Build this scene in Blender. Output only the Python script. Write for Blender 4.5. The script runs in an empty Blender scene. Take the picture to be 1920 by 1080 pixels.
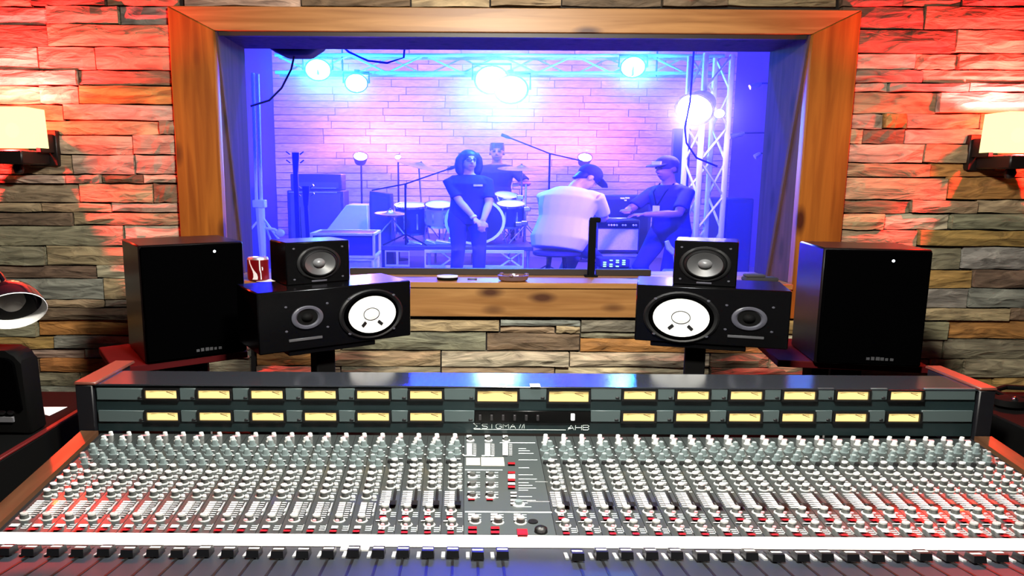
import bpy, bmesh, math, random
from mathutils import Vector, Matrix

C = bpy.context.scene.collection
S = bpy.context.scene
R = random.Random(7)

# ------------------------------------------------------------------ camera, world, exposure
F, CX, CY = 1300.0, 870.0, 540.0            # focal length and principal point, for a 1920x1080 frame
TH, ROLL, EYE = math.atan(205 / 1300), math.radians(0.36), 1.5
cam = bpy.data.objects.new('camera', bpy.data.cameras.new('camera'))
C.objects.link(cam)
cam.data.sensor_width = 36.0
cam.data.lens = F / 1920 * 36
cam.data.shift_x = (960 - CX) / 1920
cam.data.clip_start = 0.02
cam.matrix_world = Matrix.Translation((0, 0, EYE)) @ Matrix.Rotation(math.pi / 2 - TH, 4, 'X') @ Matrix.Rotation(ROLL, 4, 'Z')
S.camera = cam
w = bpy.data.worlds.new('world'); S.world = w
w.use_nodes = True
w.node_tree.nodes['Background'].inputs[0].default_value = (0, 0, 0, 1)
w.node_tree.nodes['Background'].inputs[1].default_value = 0.0
S.view_settings.view_transform = 'Standard'
S.view_settings.look = 'None'
S.view_settings.exposure = 0.0
S.view_settings.gamma = 1.0
S.view_settings.use_curve_mapping = False
S.cycles.use_denoising = True
S.cycles.max_bounces = 8
S.cycles.volume_bounces = 0
S.cycles.sample_clamp_indirect = 6.0

def light(name, kind, loc, energy, color=(1, 1, 1), size=0.1, aim=None, spot=None, blend=0.5, size_y=None):
    d = bpy.data.lights.new(name, kind)
    d.energy = energy; d.color = color
    if kind == 'AREA':
        d.size = size
        if size_y: d.shape = 'RECTANGLE'; d.size_y = size_y
    else:
        d.shadow_soft_size = size
    if kind == 'SPOT':
        d.spot_size = math.radians(spot); d.spot_blend = blend
    o = bpy.data.objects.new(name, d); C.objects.link(o)
    o.location = loc
    if aim is not None:
        o.rotation_euler = (Vector(aim) - Vector(loc)).to_track_quat('-Z', 'Y').to_euler()
    return o

# ceiling downlights of the control room, above and in front of the desk
light('ceiling_light_key', 'SPOT', (0.25, 0.95, 2.55), 480, (1.0, 0.95, 0.84), 0.13, aim=(0.2, 1.98, 0.75), spot=138, blend=0.42)
light('fill_head_board', 'SPOT', (0.1, 2.1, 2.56), 4, (1.0, 0.92, 0.8), 0.1, aim=(0.1, 3.4, 2.2), spot=110, blend=0.8)  # unseen spot added to brighten the window's head board
light('ceiling_light_desk', 'AREA', (0.1, 1.65, 2.55), 36, (0.95, 1.0, 1.0), 0.5, aim=(0.1, 1.7, 0.6), size_y=0.25)
# unseen coloured fill lights added in the live room beyond the glass
light('fill_blue_left', 'AREA', (-1.6, 4.6, 3.3), 2600, (0.001, 0.002, 1.0), 0.5, aim=(-1.0, 8.0, 1.2))
light('fill_blue_right', 'AREA', (2.0, 4.6, 3.3), 2600, (0.001, 0.001, 1.0), 0.5, aim=(1.0, 9.0, 1.0))
light('fill_blue_rear', 'AREA', (0.0, 9.6, 3.35), 900, (0.001, 0.02, 1.0), 2.6, aim=(0.0, 9.0, 0.0), size_y=0.8)

light('fill_pink_front', 'SPOT', (2.3, 4.6, 3.2), 480, (1.0, 0.45, 0.62), 0.12, aim=(0.6, 8.0, 0.9), spot=44, blend=0.6)

light('fill_far_wall', 'AREA', (0.5, 9.0, 3.45), 210, (0.80, 0.42, 1.0), 4.6, aim=(0.5, 11.6, 1.5), size_y=0.2)  # wide fill added to lift the far wall to lavender

# ------------------------------------------------------------------ layout: a pixel plus a distance gives a point
def ray(px, py):
    dx, dy = px - CX, py - CY
    c, s = math.cos(ROLL), math.sin(ROLL)
    u, v = (dx * c + dy * s) / F, -(-dx * s + dy * c) / F
    return Vector((u, math.cos(TH) + v * math.sin(TH), -math.sin(TH) + v * math.cos(TH)))
def P(px, py, Y):
    d = ray(px, py); return Vector((0, 0, EYE)) + d * (Y / d.y)
def PZ(px, py, z):
    d = ray(px, py); return Vector((0, 0, EYE)) + d * ((z - EYE) / d.z)
K = 1.40                                     # the things in this picture are this much wider than they are tall

# ------------------------------------------------------------------ mesh helpers
class MB:
    def __init__(s): s.b = bmesh.new()
    def _hull(s, vs, faces, mi=0, smooth=False):
        v = [s.b.verts.new(p) for p in vs]
        out = []
        for f in faces:
            try:
                q = s.b.faces.new([v[i] for i in f]); q.material_index = mi; q.smooth = smooth; out.append(q)
            except ValueError: pass
        return v, out
    def box(s, x0, x1, y0, y1, z0, z1, mi=0, bev=0, seg=1):
        vs = [(x, y, z) for x in (x0, x1) for y in (y0, y1) for z in (z0, z1)]
        v, f = s._hull(vs, [(0, 1, 3, 2), (4, 6, 7, 5), (0, 4, 5, 1), (2, 3, 7, 6), (0, 2, 6, 4), (1, 5, 7, 3)], mi)
        if bev:
            es = list({e for q in f for e in q.edges})
            r = bmesh.ops.bevel(s.b, geom=es, offset=bev, segments=seg, profile=0.5, affect='EDGES')
            for q in r['faces']: q.material_index = mi
        return s
    def obox(s, c, a, b, d, mi=0):
        c, a, b, d = Vector(c), Vector(a), Vector(b), Vector(d)
        vs = [c + a * i + b * j + d * k for i in (-1, 1) for j in (-1, 1) for k in (-1, 1)]
        s._hull(vs, [(0, 1, 3, 2), (4, 6, 7, 5), (0, 4, 5, 1), (2, 3, 7, 6), (0, 2, 6, 4), (1, 5, 7, 3)], mi); return s
    def bar(s, p, q, w, h, up=(0, 0, 1), mi=0):
        p, q = Vector(p), Vector(q); d = q - p
        a = d.cross(Vector(up))
        if a.length < 1e-6: a = d.cross(Vector((0, 1, 0)))
        a.normalize(); b = a.cross(d).normalized()
        return s.obox((p + q) / 2, d / 2, a * w / 2, b * h / 2, mi)
    def tube(s, pts, r, n=8, mi=0, sx=1.0, cap=True):
        pts = [Vector(p) for p in pts]
        rs = r if isinstance(r, (list, tuple)) else [r] * len(pts)
        rings = []; ref = None
        for i, p in enumerate(pts):
            d = (pts[min(i + 1, len(pts) - 1)] - pts[max(i - 1, 0)]).normalized()
            if ref is None:
                ref = Vector((0, 0, 1)) if abs(d.z) < 0.9 else Vector((0, 1, 0))
            a = d.cross(ref).normalized(); b = a.cross(d).normalized(); ref = b
            ring = []
            for k in range(n):
                t = 2 * math.pi * k / n
                o = a * math.cos(t) * rs[i] + b * math.sin(t) * rs[i]
                o.x *= sx
                ring.append(s.b.verts.new(p + o))
            rings.append(ring)
        for i in range(len(rings) - 1):
            for k in range(n):
                q = s.b.faces.new((rings[i][k], rings[i][(k + 1) % n], rings[i + 1][(k + 1) % n], rings[i + 1][k]))
                q.smooth = True; q.material_index = mi
        if cap:
            for ring in (list(reversed(rings[0])), rings[-1]):
                q = s.b.faces.new(ring); q.material_index = mi
        return s
    def lathe(s, prof, c=(0, 0, 0), axis=(0, 0, 1), n=20, sx=1.0, mi=0, closed=True):
        """prof: (radius, height along axis); a dict entry 'mi' is not needed, mi may be a list per segment"""
        ax = Vector(axis).normalized(); c = Vector(c)
        up = Vector((1, 0, 0)) if abs(ax.x) < 0.7 else Vector((0, 1, 0))
        b = ax.cross(up).normalized(); a = b.cross(ax).normalized()
        rings = []
        for (r, h) in prof:
            if r < 1e-6:
                rings.append([s.b.verts.new(c + ax * h)]); continue
            ring = []
            for k in range(n):
                t = 2 * math.pi * k / n
                o = a * math.cos(t) * r + b * math.sin(t) * r
                o.x *= sx
                ring.append(s.b.verts.new(c + ax * h + o))
            rings.append(ring)
        for i in range(len(rings) - 1):
            A, B = rings[i], rings[i + 1]
            m = mi[i] if isinstance(mi, (list, tuple)) else mi
            for k in range(n):
                k2 = (k + 1) % n
                if len(A) == 1 and len(B) == 1: break
                f = (A[0], B[k2], B[k]) if len(A) == 1 else (A[k], A[k2], B[0]) if len(B) == 1 else (A[k], A[k2], B[k2], B[k])
                q = s.b.faces.new(f); q.smooth = True; q.material_index = m
        if closed:
            for ring, m in ((rings[0], mi[0] if isinstance(mi, (list, tuple)) else mi), (rings[-1], mi[-1] if isinstance(mi, (list, tuple)) else mi)):
                if len(ring) > 2:
                    q = s.b.faces.new(ring); q.material_index = m
        return s
    def ball(s, c, r, n=10, m=6, mi=0):
        r = (r, r, r) if not isinstance(r, (tuple, list)) else r
        rings = []
        for j in range(m + 1):
            t = math.pi * j / m
            if j in (0, m): rings.append([s.b.verts.new((c[0], c[1], c[2] + r[2] * math.cos(t)))])
            else: rings.append([s.b.verts.new((c[0] + r[0] * math.sin(t) * math.cos(2 * math.pi * k / n), c[1] + r[1] * math.sin(t) * math.sin(2 * math.pi * k / n), c[2] + r[2] * math.cos(t))) for k in range(n)])
        for j in range(m):
            A, B = rings[j], rings[j + 1]
            for k in range(n):
                k2 = (k + 1) % n
                f = (A[0], B[k], B[k2]) if len(A) == 1 else (A[k], B[0], A[k2]) if len(B) == 1 else (A[k], B[k], B[k2], A[k2])
                q = s.b.faces.new(f); q.smooth = True; q.material_index = mi
        return s
    def prism(s, poly, y0, y1, mi=0, bev=0):
        """poly: (x, z) outline, extruded from y0 to y1"""
        n = len(poly)
        v, f = s._hull([(x, y0, z) for x, z in poly] + [(x, y1, z) for x, z in poly],
                [tuple(range(n)), tuple(range(2 * n - 1, n - 1, -1))] + [(i, i + n, (i + 1) % n + n, (i + 1) % n) for i in range(n)], mi)
        if bev:
            es = list({e for q in f for e in q.edges})
            r = bmesh.ops.bevel(s.b, geom=es, offset=bev, segments=1, profile=0.5, affect='EDGES')
            for q in r['faces']: q.material_index = mi
        return s
    def hexa(s, lo, hi, mi=0):
        """lo, hi: four corners each, in matching order"""
        s._hull(list(lo) + list(hi), [(3, 2, 1, 0), (4, 5, 6, 7), (0, 1, 5, 4), (1, 2, 6, 5), (2, 3, 7, 6), (3, 0, 4, 7)], mi); return s
    def mesh(s, name, mats, off=(0, 0, 0)):
        bmesh.ops.recalc_face_normals(s.b, faces=s.b.faces)
        if any(off): bmesh.ops.translate(s.b, verts=s.b.verts, vec=(-off[0], -off[1], -off[2]))
        me = bpy.data.meshes.new(name); s.b.to_mesh(me); s.b.free()
        for m in (mats if isinstance(mats, (list, tuple)) else [mats]): me.materials.append(m)
        me.set_sharp_from_angle(angle=0.7)
        return me

def link(name, me, parent=None, loc=None):
    o = bpy.data.objects.new(name, me); C.objects.link(o)
    if parent is not None: o.parent = parent
    if loc is not None: o.location = loc
    return o
def part(name, mb, mats, parent, world=True, label=None, stuff=False):
    """one part; world=True: the mesh was laid out in world coordinates under an unrotated parent"""
    off = (0, 0, 0)
    if world and parent is not None:
        p = parent; off = Vector((0, 0, 0))
        while p is not None: off = off + p.location; p = p.parent
    o = link(name, mb.mesh(name, mats, off), parent)
    if label: o['label'] = label
    if stuff: o['kind'] = 'stuff'
    return o
def thing(name, label, cat, loc=(0, 0, 0), rotz=0, group=None):
    o = bpy.data.objects.new(name, None); C.objects.link(o)
    o.location = loc; o.rotation_euler = (0, 0, rotz); o.empty_display_size = 0.1
    o['label'] = label; o['category'] = cat
    if group: o['group'] = group
    return o
def single(name, mb, mats, label, cat, group=None, origin=(0, 0, 0)):
    o = link(name, mb.mesh(name, mats, origin), None, origin)
    o['label'] = label; o['category'] = cat
    if group: o['group'] = group
    return o
def struct(name, mb, mats, parent=None, world=True):
    o = part(name, mb, mats, parent, world)
    if parent is None: o['kind'] = 'structure'
    return o
def copy_tree(o, parent=None):
    c = o.copy(); C.objects.link(c)
    if parent is not None: c.parent = parent
    for ch in o.children: copy_tree(ch, c)
    return c

# ------------------------------------------------------------------ materials
def M(name, col, rough=0.5, metal=0.0, spec=0.5, emit=None, es=0.0, noise=0.0, nscale=8.0, bump=0.0, bscale=60.0, coat=0.0):
    m = bpy.data.materials.new(name); m.use_nodes = True
    nt = m.node_tree; b = nt.nodes['Principled BSDF']
    b.inputs['Base Color'].default_value = (*col, 1)
    b.inputs['Roughness'].default_value = rough
    b.inputs['Metallic'].default_value = metal
    b.inputs['Specular IOR Level'].default_value = spec
    b.inputs['Coat Weight'].default_value = coat
    if emit:
        b.inputs['Emission Color'].default_value = (*emit, 1); b.inputs['Emission Strength'].default_value = es
    if noise or bump:
        tc = nt.nodes.new('ShaderNodeTexCoord')
    if noise:
        n = nt.nodes.new('ShaderNodeTexNoise'); n.inputs['Scale'].default_value = nscale; n.inputs['Detail'].default_value = 4
        nt.links.new(tc.outputs['Object'], n.inputs['Vector'])
        r = nt.nodes.new('ShaderNodeValToRGB')
        lo = tuple(max(0, c * (1 - noise)) for c in col); hi = tuple(min(1, c * (1 + noise)) for c in col)
        r.color_ramp.elements[0].position = 0.3; r.color_ramp.elements[0].color = (*lo, 1)
        r.color_ramp.elements[1].position = 0.7; r.color_ramp.elements[1].color = (*hi, 1)
        nt.links.new(n.outputs['Fac'], r.inputs[0]); nt.links.new(r.outputs[0], b.inputs['Base Color'])
    if bump:
        n = nt.nodes.new('ShaderNodeTexNoise'); n.inputs['Scale'].default_value = bscale; n.inputs['Detail'].default_value = 3
        nt.links.new(tc.outputs['Object'], n.inputs['Vector'])
        bp = nt.nodes.new('ShaderNodeBump'); bp.inputs['Strength'].default_value = bump; bp.inputs['Distance'].default_value = 0.01
        nt.links.new(n.outputs['Fac'], bp.inputs['Height']); nt.links.new(bp.outputs[0], b.inputs['Normal'])
    return m

def wood(name, c_lo, c_hi, c_knot, axis, rough=0.45):
    """straight grain along axis with scattered dark knots"""
    m = bpy.data.materials.new(name); m.use_nodes = True
    nt = m.node_tree; L = nt.links; b = nt.nodes['Principled BSDF']; b.inputs['Roughness'].default_value = rough
    tc = nt.nodes.new('ShaderNodeTexCoord')
    mp = nt.nodes.new('ShaderNodeMapping'); s = [16, 16, 16]; s[axis] = 1.0; mp.inputs['Scale'].default_value = s
    L.new(tc.outputs['Object'], mp.inputs['Vector'])
    n = nt.nodes.new('ShaderNodeTexNoise'); n.inputs['Scale'].default_value = 1.6; n.inputs['Detail'].default_value = 6; n.inputs['Distortion'].default_value = 0.6
    L.new(mp.outputs[0], n.inputs['Vector'])
    r = nt.nodes.new('ShaderNodeValToRGB')
    r.color_ramp.elements[0].position = 0.32; r.color_ramp.elements[0].color = (*c_lo, 1)
    r.color_ramp.elements[1].position = 0.68; r.color_ramp.elements[1].color = (*c_hi, 1)
    L.new(n.outputs['Fac'], r.inputs[0])
    mk = nt.nodes.new('ShaderNodeMapping'); sk = [9.0, 9.0, 9.0]; sk[axis] = 3.6; mk.inputs['Scale'].default_value = sk
    L.new(tc.outputs['Object'], mk.inputs['Vector'])
    v = nt.nodes.new('ShaderNodeTexVoronoi'); v.inputs['Scale'].default_value = 0.8
    L.new(mk.outputs[0], v.inputs['Vector'])
    kr = nt.nodes.new('ShaderNodeValToRGB')
    kr.color_ramp.elements[0].position = 0.10; kr.color_ramp.elements[0].color = (1, 1, 1, 1)
    kr.color_ramp.elements[1].position = 0.25; kr.color_ramp.elements[1].color = (0, 0, 0, 1)
    L.new(v.outputs['Distance'], kr.inputs[0])
    mx = nt.nodes.new('ShaderNodeMix'); mx.data_type = 'RGBA'
    L.new(kr.outputs[0], mx.inputs['Factor']); L.new(r.outputs[0], mx.inputs['A']); mx.inputs['B'].default_value = (*c_knot, 1)
    L.new(mx.outputs['Result'], b.inputs['Base Color'])
    bp = nt.nodes.new('ShaderNodeBump'); bp.inputs['Strength'].default_value = 0.15; bp.inputs['Distance'].default_value = 0.004
    L.new(n.outputs['Fac'], bp.inputs['Height']); L.new(bp.outputs[0], b.inputs['Normal'])
    return m

def stone_mat(name, relief=0.9, rough=0.75, lo=0.42, hi=1.25):
    """split-face ledge stone; the colour of each stone is its object colour"""
    m = bpy.data.materials.new(name); m.use_nodes = True
    nt = m.node_tree; L = nt.links; b = nt.nodes['Principled BSDF']; b.inputs['Roughness'].default_value = rough
    oi = nt.nodes.new('ShaderNodeObjectInfo'); tc = nt.nodes.new('ShaderNodeTexCoord')
    add = nt.nodes.new('ShaderNodeVectorMath'); add.operation = 'ADD'
    rv = nt.nodes.new('ShaderNodeMath'); rv.operation = 'MULTIPLY'; rv.inputs[1].default_value = 37.0
    L.new(oi.outputs['Random'], rv.inputs[0]); L.new(tc.outputs['Object'], add.inputs[0]); L.new(rv.outputs[0], add.inputs[1])
    mp = nt.nodes.new('ShaderNodeMapping'); mp.inputs['Scale'].default_value = (4, 10, 17)
    L.new(add.outputs[0], mp.inputs['Vector'])
    n = nt.nodes.new('ShaderNodeTexNoise'); n.inputs['Scale'].default_value = 1.5; n.inputs['Detail'].default_value = 7; n.inputs['Distortion'].default_value = 1.2
    L.new(mp.outputs[0], n.inputs['Vector'])
    r = nt.nodes.new('ShaderNodeValToRGB')
    r.color_ramp.elements[0].position = 0.3; r.color_ramp.elements[0].color = (lo, lo * .96, lo * .92, 1)
    r.color_ramp.elements[1].position = 0.66; r.color_ramp.elements[1].color = (hi, hi * .98, hi * .93, 1)
    L.new(n.outputs['Fac'], r.inputs[0])
    mx = nt.nodes.new('ShaderNodeMix'); mx.data_type = 'RGBA'; mx.blend_type = 'MULTIPLY'; mx.inputs['Factor'].default_value = 1.0
    L.new(oi.outputs['Color'], mx.inputs['A']); L.new(r.outputs[0], mx.inputs['B'])
    L.new(mx.outputs['Result'], b.inputs['Base Color'])
    bp = nt.nodes.new('ShaderNodeBump'); bp.inputs['Strength'].default_value = relief; bp.inputs['Distance'].default_value = 0.02
    L.new(n.outputs['Fac'], bp.inputs['Height']); L.new(bp.outputs[0], b.inputs['Normal'])
    return m

def emitter(name, col, strength):
    m = bpy.data.materials.new(name); m.use_nodes = True
    nt = m.node_tree; nt.nodes.clear()
    e = nt.nodes.new('ShaderNodeEmission'); e.inputs[0].default_value = (*col, 1); e.inputs[1].default_value = strength
    o = nt.nodes.new('ShaderNodeOutputMaterial'); nt.links.new(e.outputs[0], o.inputs[0]); return m

def glass_mat():
    """clear pane: lets light straight through, mirrors a little at glancing angles"""
    m = bpy.data.materials.new('clear_glass'); m.use_nodes = True
    nt = m.node_tree; nt.nodes.clear()
    t = nt.nodes.new('ShaderNodeBsdfTransparent'); t.inputs[0].default_value = (0.93, 0.96, 1.0, 1)
    g = nt.nodes.new('ShaderNodeBsdfGlossy'); g.inputs['Roughness'].default_value = 0.02
    f = nt.nodes.new('ShaderNodeFresnel'); f.inputs[0].default_value = 1.25
    x = nt.nodes.new('ShaderNodeMixShader'); o = nt.nodes.new('ShaderNodeOutputMaterial')
    nt.links.new(f.outputs[0], x.inputs[0]); nt.links.new(t.outputs[0], x.inputs[1]); nt.links.new(g.outputs[0], x.inputs[2])
    nt.links.new(x.outputs[0], o.inputs[0]); return m

def shade_mat():
    """frosted lamp shade: glows and lets the bulb's light out"""
    m = bpy.data.materials.new('frosted_shade'); m.use_nodes = True
    nt = m.node_tree; nt.nodes.clear()
    t = nt.nodes.new('ShaderNodeBsdfTransparent'); t.inputs[0].default_value = (1, 0.8, 0.4, 1)
    e = nt.nodes.new('ShaderNodeEmission'); e.inputs[0].default_value = (1.0, 0.88, 0.42, 1); e.inputs[1].default_value = 2.0
    x = nt.nodes.new('ShaderNodeMixShader'); x.inputs[0].default_value = 0.65
    o = nt.nodes.new('ShaderNodeOutputMaterial')
    nt.links.new(t.outputs[0], x.inputs[1]); nt.links.new(e.outputs[0], x.inputs[2]); nt.links.new(x.outputs[0], o.inputs[0]); return m

black = M('black_vinyl', (0.002, 0.002, 0.0022), 0.2, spec=0.5)
matt_black = M('matt_black', (0.002, 0.002, 0.002), 0.75, spec=0.1)
grille = M('black_grille_cloth', (0.0006, 0.0006, 0.0007), 0.95, spec=0.0)
rubber = M('dark_rubber', (0.004, 0.004, 0.0045), 0.5, spec=0.3)
cone_dark = M('dark_cone', (0.05, 0.05, 0.052), 0.42)
cone_white = M('white_paper_cone', (0.9, 0.9, 0.86), 0.55)
grey_ring = M('grey_ring', (0.055, 0.055, 0.07), 0.4)
chrome = M('chrome', (0.75, 0.75, 0.78), 0.18, 1.0)
alu = M('aluminium', (0.8, 0.8, 0.84), 0.35, 0.9)
white_p = M('white_plastic', (0.85, 0.85, 0.83), 0.35)
paper = M('white_paper', (0.88, 0.88, 0.87), 0.7)
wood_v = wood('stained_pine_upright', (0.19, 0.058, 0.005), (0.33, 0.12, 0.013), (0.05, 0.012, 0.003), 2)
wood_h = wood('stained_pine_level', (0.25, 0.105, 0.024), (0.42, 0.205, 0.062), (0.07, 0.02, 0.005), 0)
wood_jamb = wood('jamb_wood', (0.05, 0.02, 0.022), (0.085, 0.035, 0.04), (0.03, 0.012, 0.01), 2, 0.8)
wood_rail = wood('desk_rail_wood', (0.055, 0.022, 0.010), (0.11, 0.05, 0.024), (0.03, 0.01, 0.006), 1, 0.35)
stone_m = stone_mat('ledge_stone')
stone_far = stone_mat('pale_ledge_stone', 0.35, .8, .75, 1.1)
mortar = M('dark_mortar', (0.02, 0.015, 0.012), 0.95)
glass = glass_mat()

# ------------------------------------------------------------------ the control room shell
YW = 3.44                                    # face of the stone wall behind the desk
YF = 3.40                                    # face of the window frame
xl, xr = P(411, 270, YF).x, P(1507, 270, YF).x
z_sill, z_head = P(870, 529, YF).z, P(870, 60, YF).z
XO0, XO1 = P(326, 235, YF).x, P(1597, 235, YF).x
z_top, z_bot = P(870, 14, YF).z, P(870, 594, YF).z
YG = 3.86                                    # live-room side of the wall
ZL = 0.2                                     # live-room floor
carpet = M('dark_carpet', (0.02, 0.018, 0.018), 0.95, noise=0.4, nscale=90)
dark_wall = M('dark_acoustic_cloth', (0.03, 0.025, 0.025), 0.9)
struct('floor', MB().box(-3.6, 3.6, -1.6, 3.46, -0.06, 0.0), carpet)
struct('ceiling', MB().box(-3.6, 3.6, -1.6, 3.46, 2.62, 2.7), dark_wall)
struct('wall_left', MB().box(-3.7, -3.6, -1.6, 3.46, 0, 2.62), dark_wall)
struct('wall_right', MB().box(3.6, 3.7, -1.6, 3.46, 0, 2.62), dark_wall)
struct('wall_front', MB().box(-3.6, 3.6, -1.7, -1.6, 0, 2.62), dark_wall)
wb = MB()
wb.box(-3.6, xl - 0.03, YW + 0.02, YG, 0, 2.62).box(xr + 0.03, 3.6, YW + 0.02, YG, 0, 2.62)
wb.box(xl - 0.03, xr + 0.03, YW + 0.02, YG, 0, z_sill - 0.03).box(xl - 0.03, xr + 0.03, YW + 0.02, YG, z_head + 0.03, 2.62)
wall = struct('wall_back', wb, mortar)

COL = {'t': (.40, .29, .17), 'o': (.27, .25, .165), 'g': (.26, .255, .22), 'a': (.46, .21, .06), 'l': (.56, .47, .33),
       'b': (.19, .13, .08), 'p': (.50, .36, .27), 'd': (.10, .085, .065), 'y': (.40, .25, .08)}
def stone(x0, x1, z0, z1, col, Y, parent, mat, rnd, out=0.03, gap=0.004, depth=0.05, nx=5, nz=2, vary=.18):
    """one ledge stone: uneven face, worn edges, sides run back into the wall"""
    b = bmesh.new(); x0 += gap; x1 -= gap; z0 += gap * .8; z1 -= gap * .8
    base = Y - rnd.uniform(0.004, out)
    rows = []
    for j in range(nz + 1):
        row = []
        for i in range(nx + 1):
            e = (i in (0, nx)) or (j in (0, nz))
            x = x0 + (x1 - x0) * i / nx; z = z0 + (z1 - z0) * j / nz
            if 0 < i < nx: x += rnd.uniform(-.2, .2) * (x1 - x0) / nx
            if j in (0, nz): z += rnd.uniform(-.0035, .0035)
            y = base + (rnd.uniform(.006, .013) if e else rnd.uniform(-.007, .006))
            row.append(b.verts.new((x, y, z)))
        rows.append(row)
    for j in range(nz):
        for i in range(nx): b.faces.new((rows[j][i], rows[j][i + 1], rows[j + 1][i + 1], rows[j + 1][i]))
    rim = rows[0] + [r[-1] for r in rows[1:]] + rows[-1][-2::-1] + [r[0] for r in rows[-2:0:-1]]
    back = [b.verts.new((v.co.x, Y + depth, v.co.z)) for v in rim]
    n = len(rim)
    for k in range(n): b.faces.new((rim[k], back[k], back[(k + 1) % n], rim[(k + 1) % n]))
    c = Vector(((x0 + x1) / 2, Y, (z0 + z1) / 2))
    bmesh.ops.recalc_face_normals(b, faces=b.faces)
    bmesh.ops.translate(b, verts=b.verts, vec=-c)
    me = bpy.data.meshes.new('stone'); b.to_mesh(me); b.free(); me.materials.append(mat)
    o = link('stone', me, parent, c - parent.location)
    k = rnd.uniform(1 - vary, 1 + vary)
    o.color = (*(min(1, v * k * rnd.uniform(.94, 1.06)) for v in col), 1)
    return o
def px_stone(x0, x1, y0, y1, c):
    ym, xm = (y0 + y1) / 2, (x0 + x1) / 2
    stone(P(x0, ym, YW).x, P(x1, ym, YW).x, P(xm, y1, YW).z, P(xm, y0, YW).z, COL[c], YW, wall, stone_m, R)
# courses read off the wall: (top, bottom, [(right edge, colour) ...])
left_courses = [
    (-8, 12, [(60, 't'), (200, 'b'), (325, 't')]), (12, 47, [(90, 'p'), (225, 'o'), (325, 'g')]), (47, 88, [(92, 'b'), (325, 't')]),
    (88, 132, [(72, 'p'), (180, 't'), (325, 't')]), (132, 161, [(147, 'p'), (325, 'b')]), (161, 196, [(76, 't'), (150, 't'), (326, 'a')]),
    (196, 226, [(120, 't'), (326, 'p')]), (226, 253, [(-30, 't'), (300, 't'), (328, 'o')]), (253, 290, [(80, 't'), (250, 'p'), (328, 'p')]),
    (290, 327, [(30, 'b'), (136, 't'), (253, 'p'), (330, 'p')]), (327, 344, [(126, 'p'), (190, 'p'), (269, 'b'), (331, 'p')]),
    (344, 380, [(150, 't'), (289, 't'), (334, 'b')]), (380, 398, [(77, 't'), (209, 't'), (336, 'p')]), (398, 422, [(138, 'b'), (338, 't')]),
    (422, 461, [(232, 'o'), (340, 'l')]), (461, 497, [(87, 'o'), (345, 't')]), (497, 522, [(181, 'b'), (345, 'l')]),
    (522, 561, [(-20, 'g'), (195, 'g'), (345, 't')]), (561, 577, [(82, 't'), (196, 't'), (345, 'l')]), (577, 600, [(70, 'b'), (345, 'b')]),
    (600, 630, [(72, 'o'), (345, 'a')]), (630, 653, [(104, 'y'), (345, 'g')]), (653, 671, [(162, 'p'), (345, 'g')]),
    (671, 698, [(75, 'b'), (232, 'a'), (345, 'o')]), (698, 723, [(-10, 'o'), (150, 'o'), (345, 't')]), (723, 754, [(60, 'b'), (345, 'g')]),
    (754, 790, [(90, 'b'), (345, 'o')]), (790, 830, [(130, 'o'), (345, 'b')])]
right_courses = [
    (-8, 14, [(1690, 'b'), (1800, 't'), (1960, 'b')]), (14, 57, [(1730, 'b'), (1960, 't')]), (57, 101, [(1788, 'b'), (1975, 't')]), (101, 131, [(1716, 'p'), (1795, 't'), (1975, 't')]),
    (131, 156, [(1728, 'o'), (1975, 't')]), (156, 173, [(1663, 'p'), (1813, 'g'), (1975, 'p')]), (173, 213, [(1757, 't'), (1975, 'p')]),
    (213, 242, [(1656, 'p'), (1697, 'a'), (1838, 'p'), (1975, 't')]), (242, 270, [(1615, 't'), (1697, 'b'), (1975, 'p')]), (270, 306, [(1730, 'p'), (1850, 't'), (1975, 't')]),
    (306, 332, [(1742, 't'), (1975, 'a')]), (332, 375, [(1774, 't'), (1975, 'a')]), (375, 400, [(1705, 'b'), (1830, 't'), (1975, 't')]),
    (400, 431, [(1655, 't'), (1780, 'l'), (1975, 'o')]), (431, 462, [(1720, 't'), (1975, 'y')]), (462, 505, [(1803, 'o'), (1975, 'g')]),
    (505, 540, [(1822, 'y'), (1975, 'b')]), (540, 577, [(1814, 'g'), (1975, 'g')]), (577, 601, [(1890, 't'), (1975, 'b')]), (601, 636, [(1775, 'o'), (1975, 'a')]),
    (636, 672, [(1768, 'o'), (1975, 'o')]), (672, 706, [(1740, 'b'), (1803, 'o'), (1975, 'o')]), (706, 742, [(1690, 'b'), (1860, 'y'), (1975, 'y')]),
    (742, 776, [(1700, 'b'), (1975, 't')]), (776, 815, [(1760, 'o'), (1975, 'b')])]
for y0, y1, row in left_courses:
    x = -110
    for x1, c in row:
        x1 = x1 if y0 < 590 or x1 < 340 else 470
        if x1 == row[-1][0]: x1 += 10
        px_stone(x, x1, y0, y1, c); x = x1
for y0, y1, row in right_courses:
    x = 1575 if y0 < 590 else 1560
    for x1, c in row: px_stone(x, x1, y0, y1, c); x = x1
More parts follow.
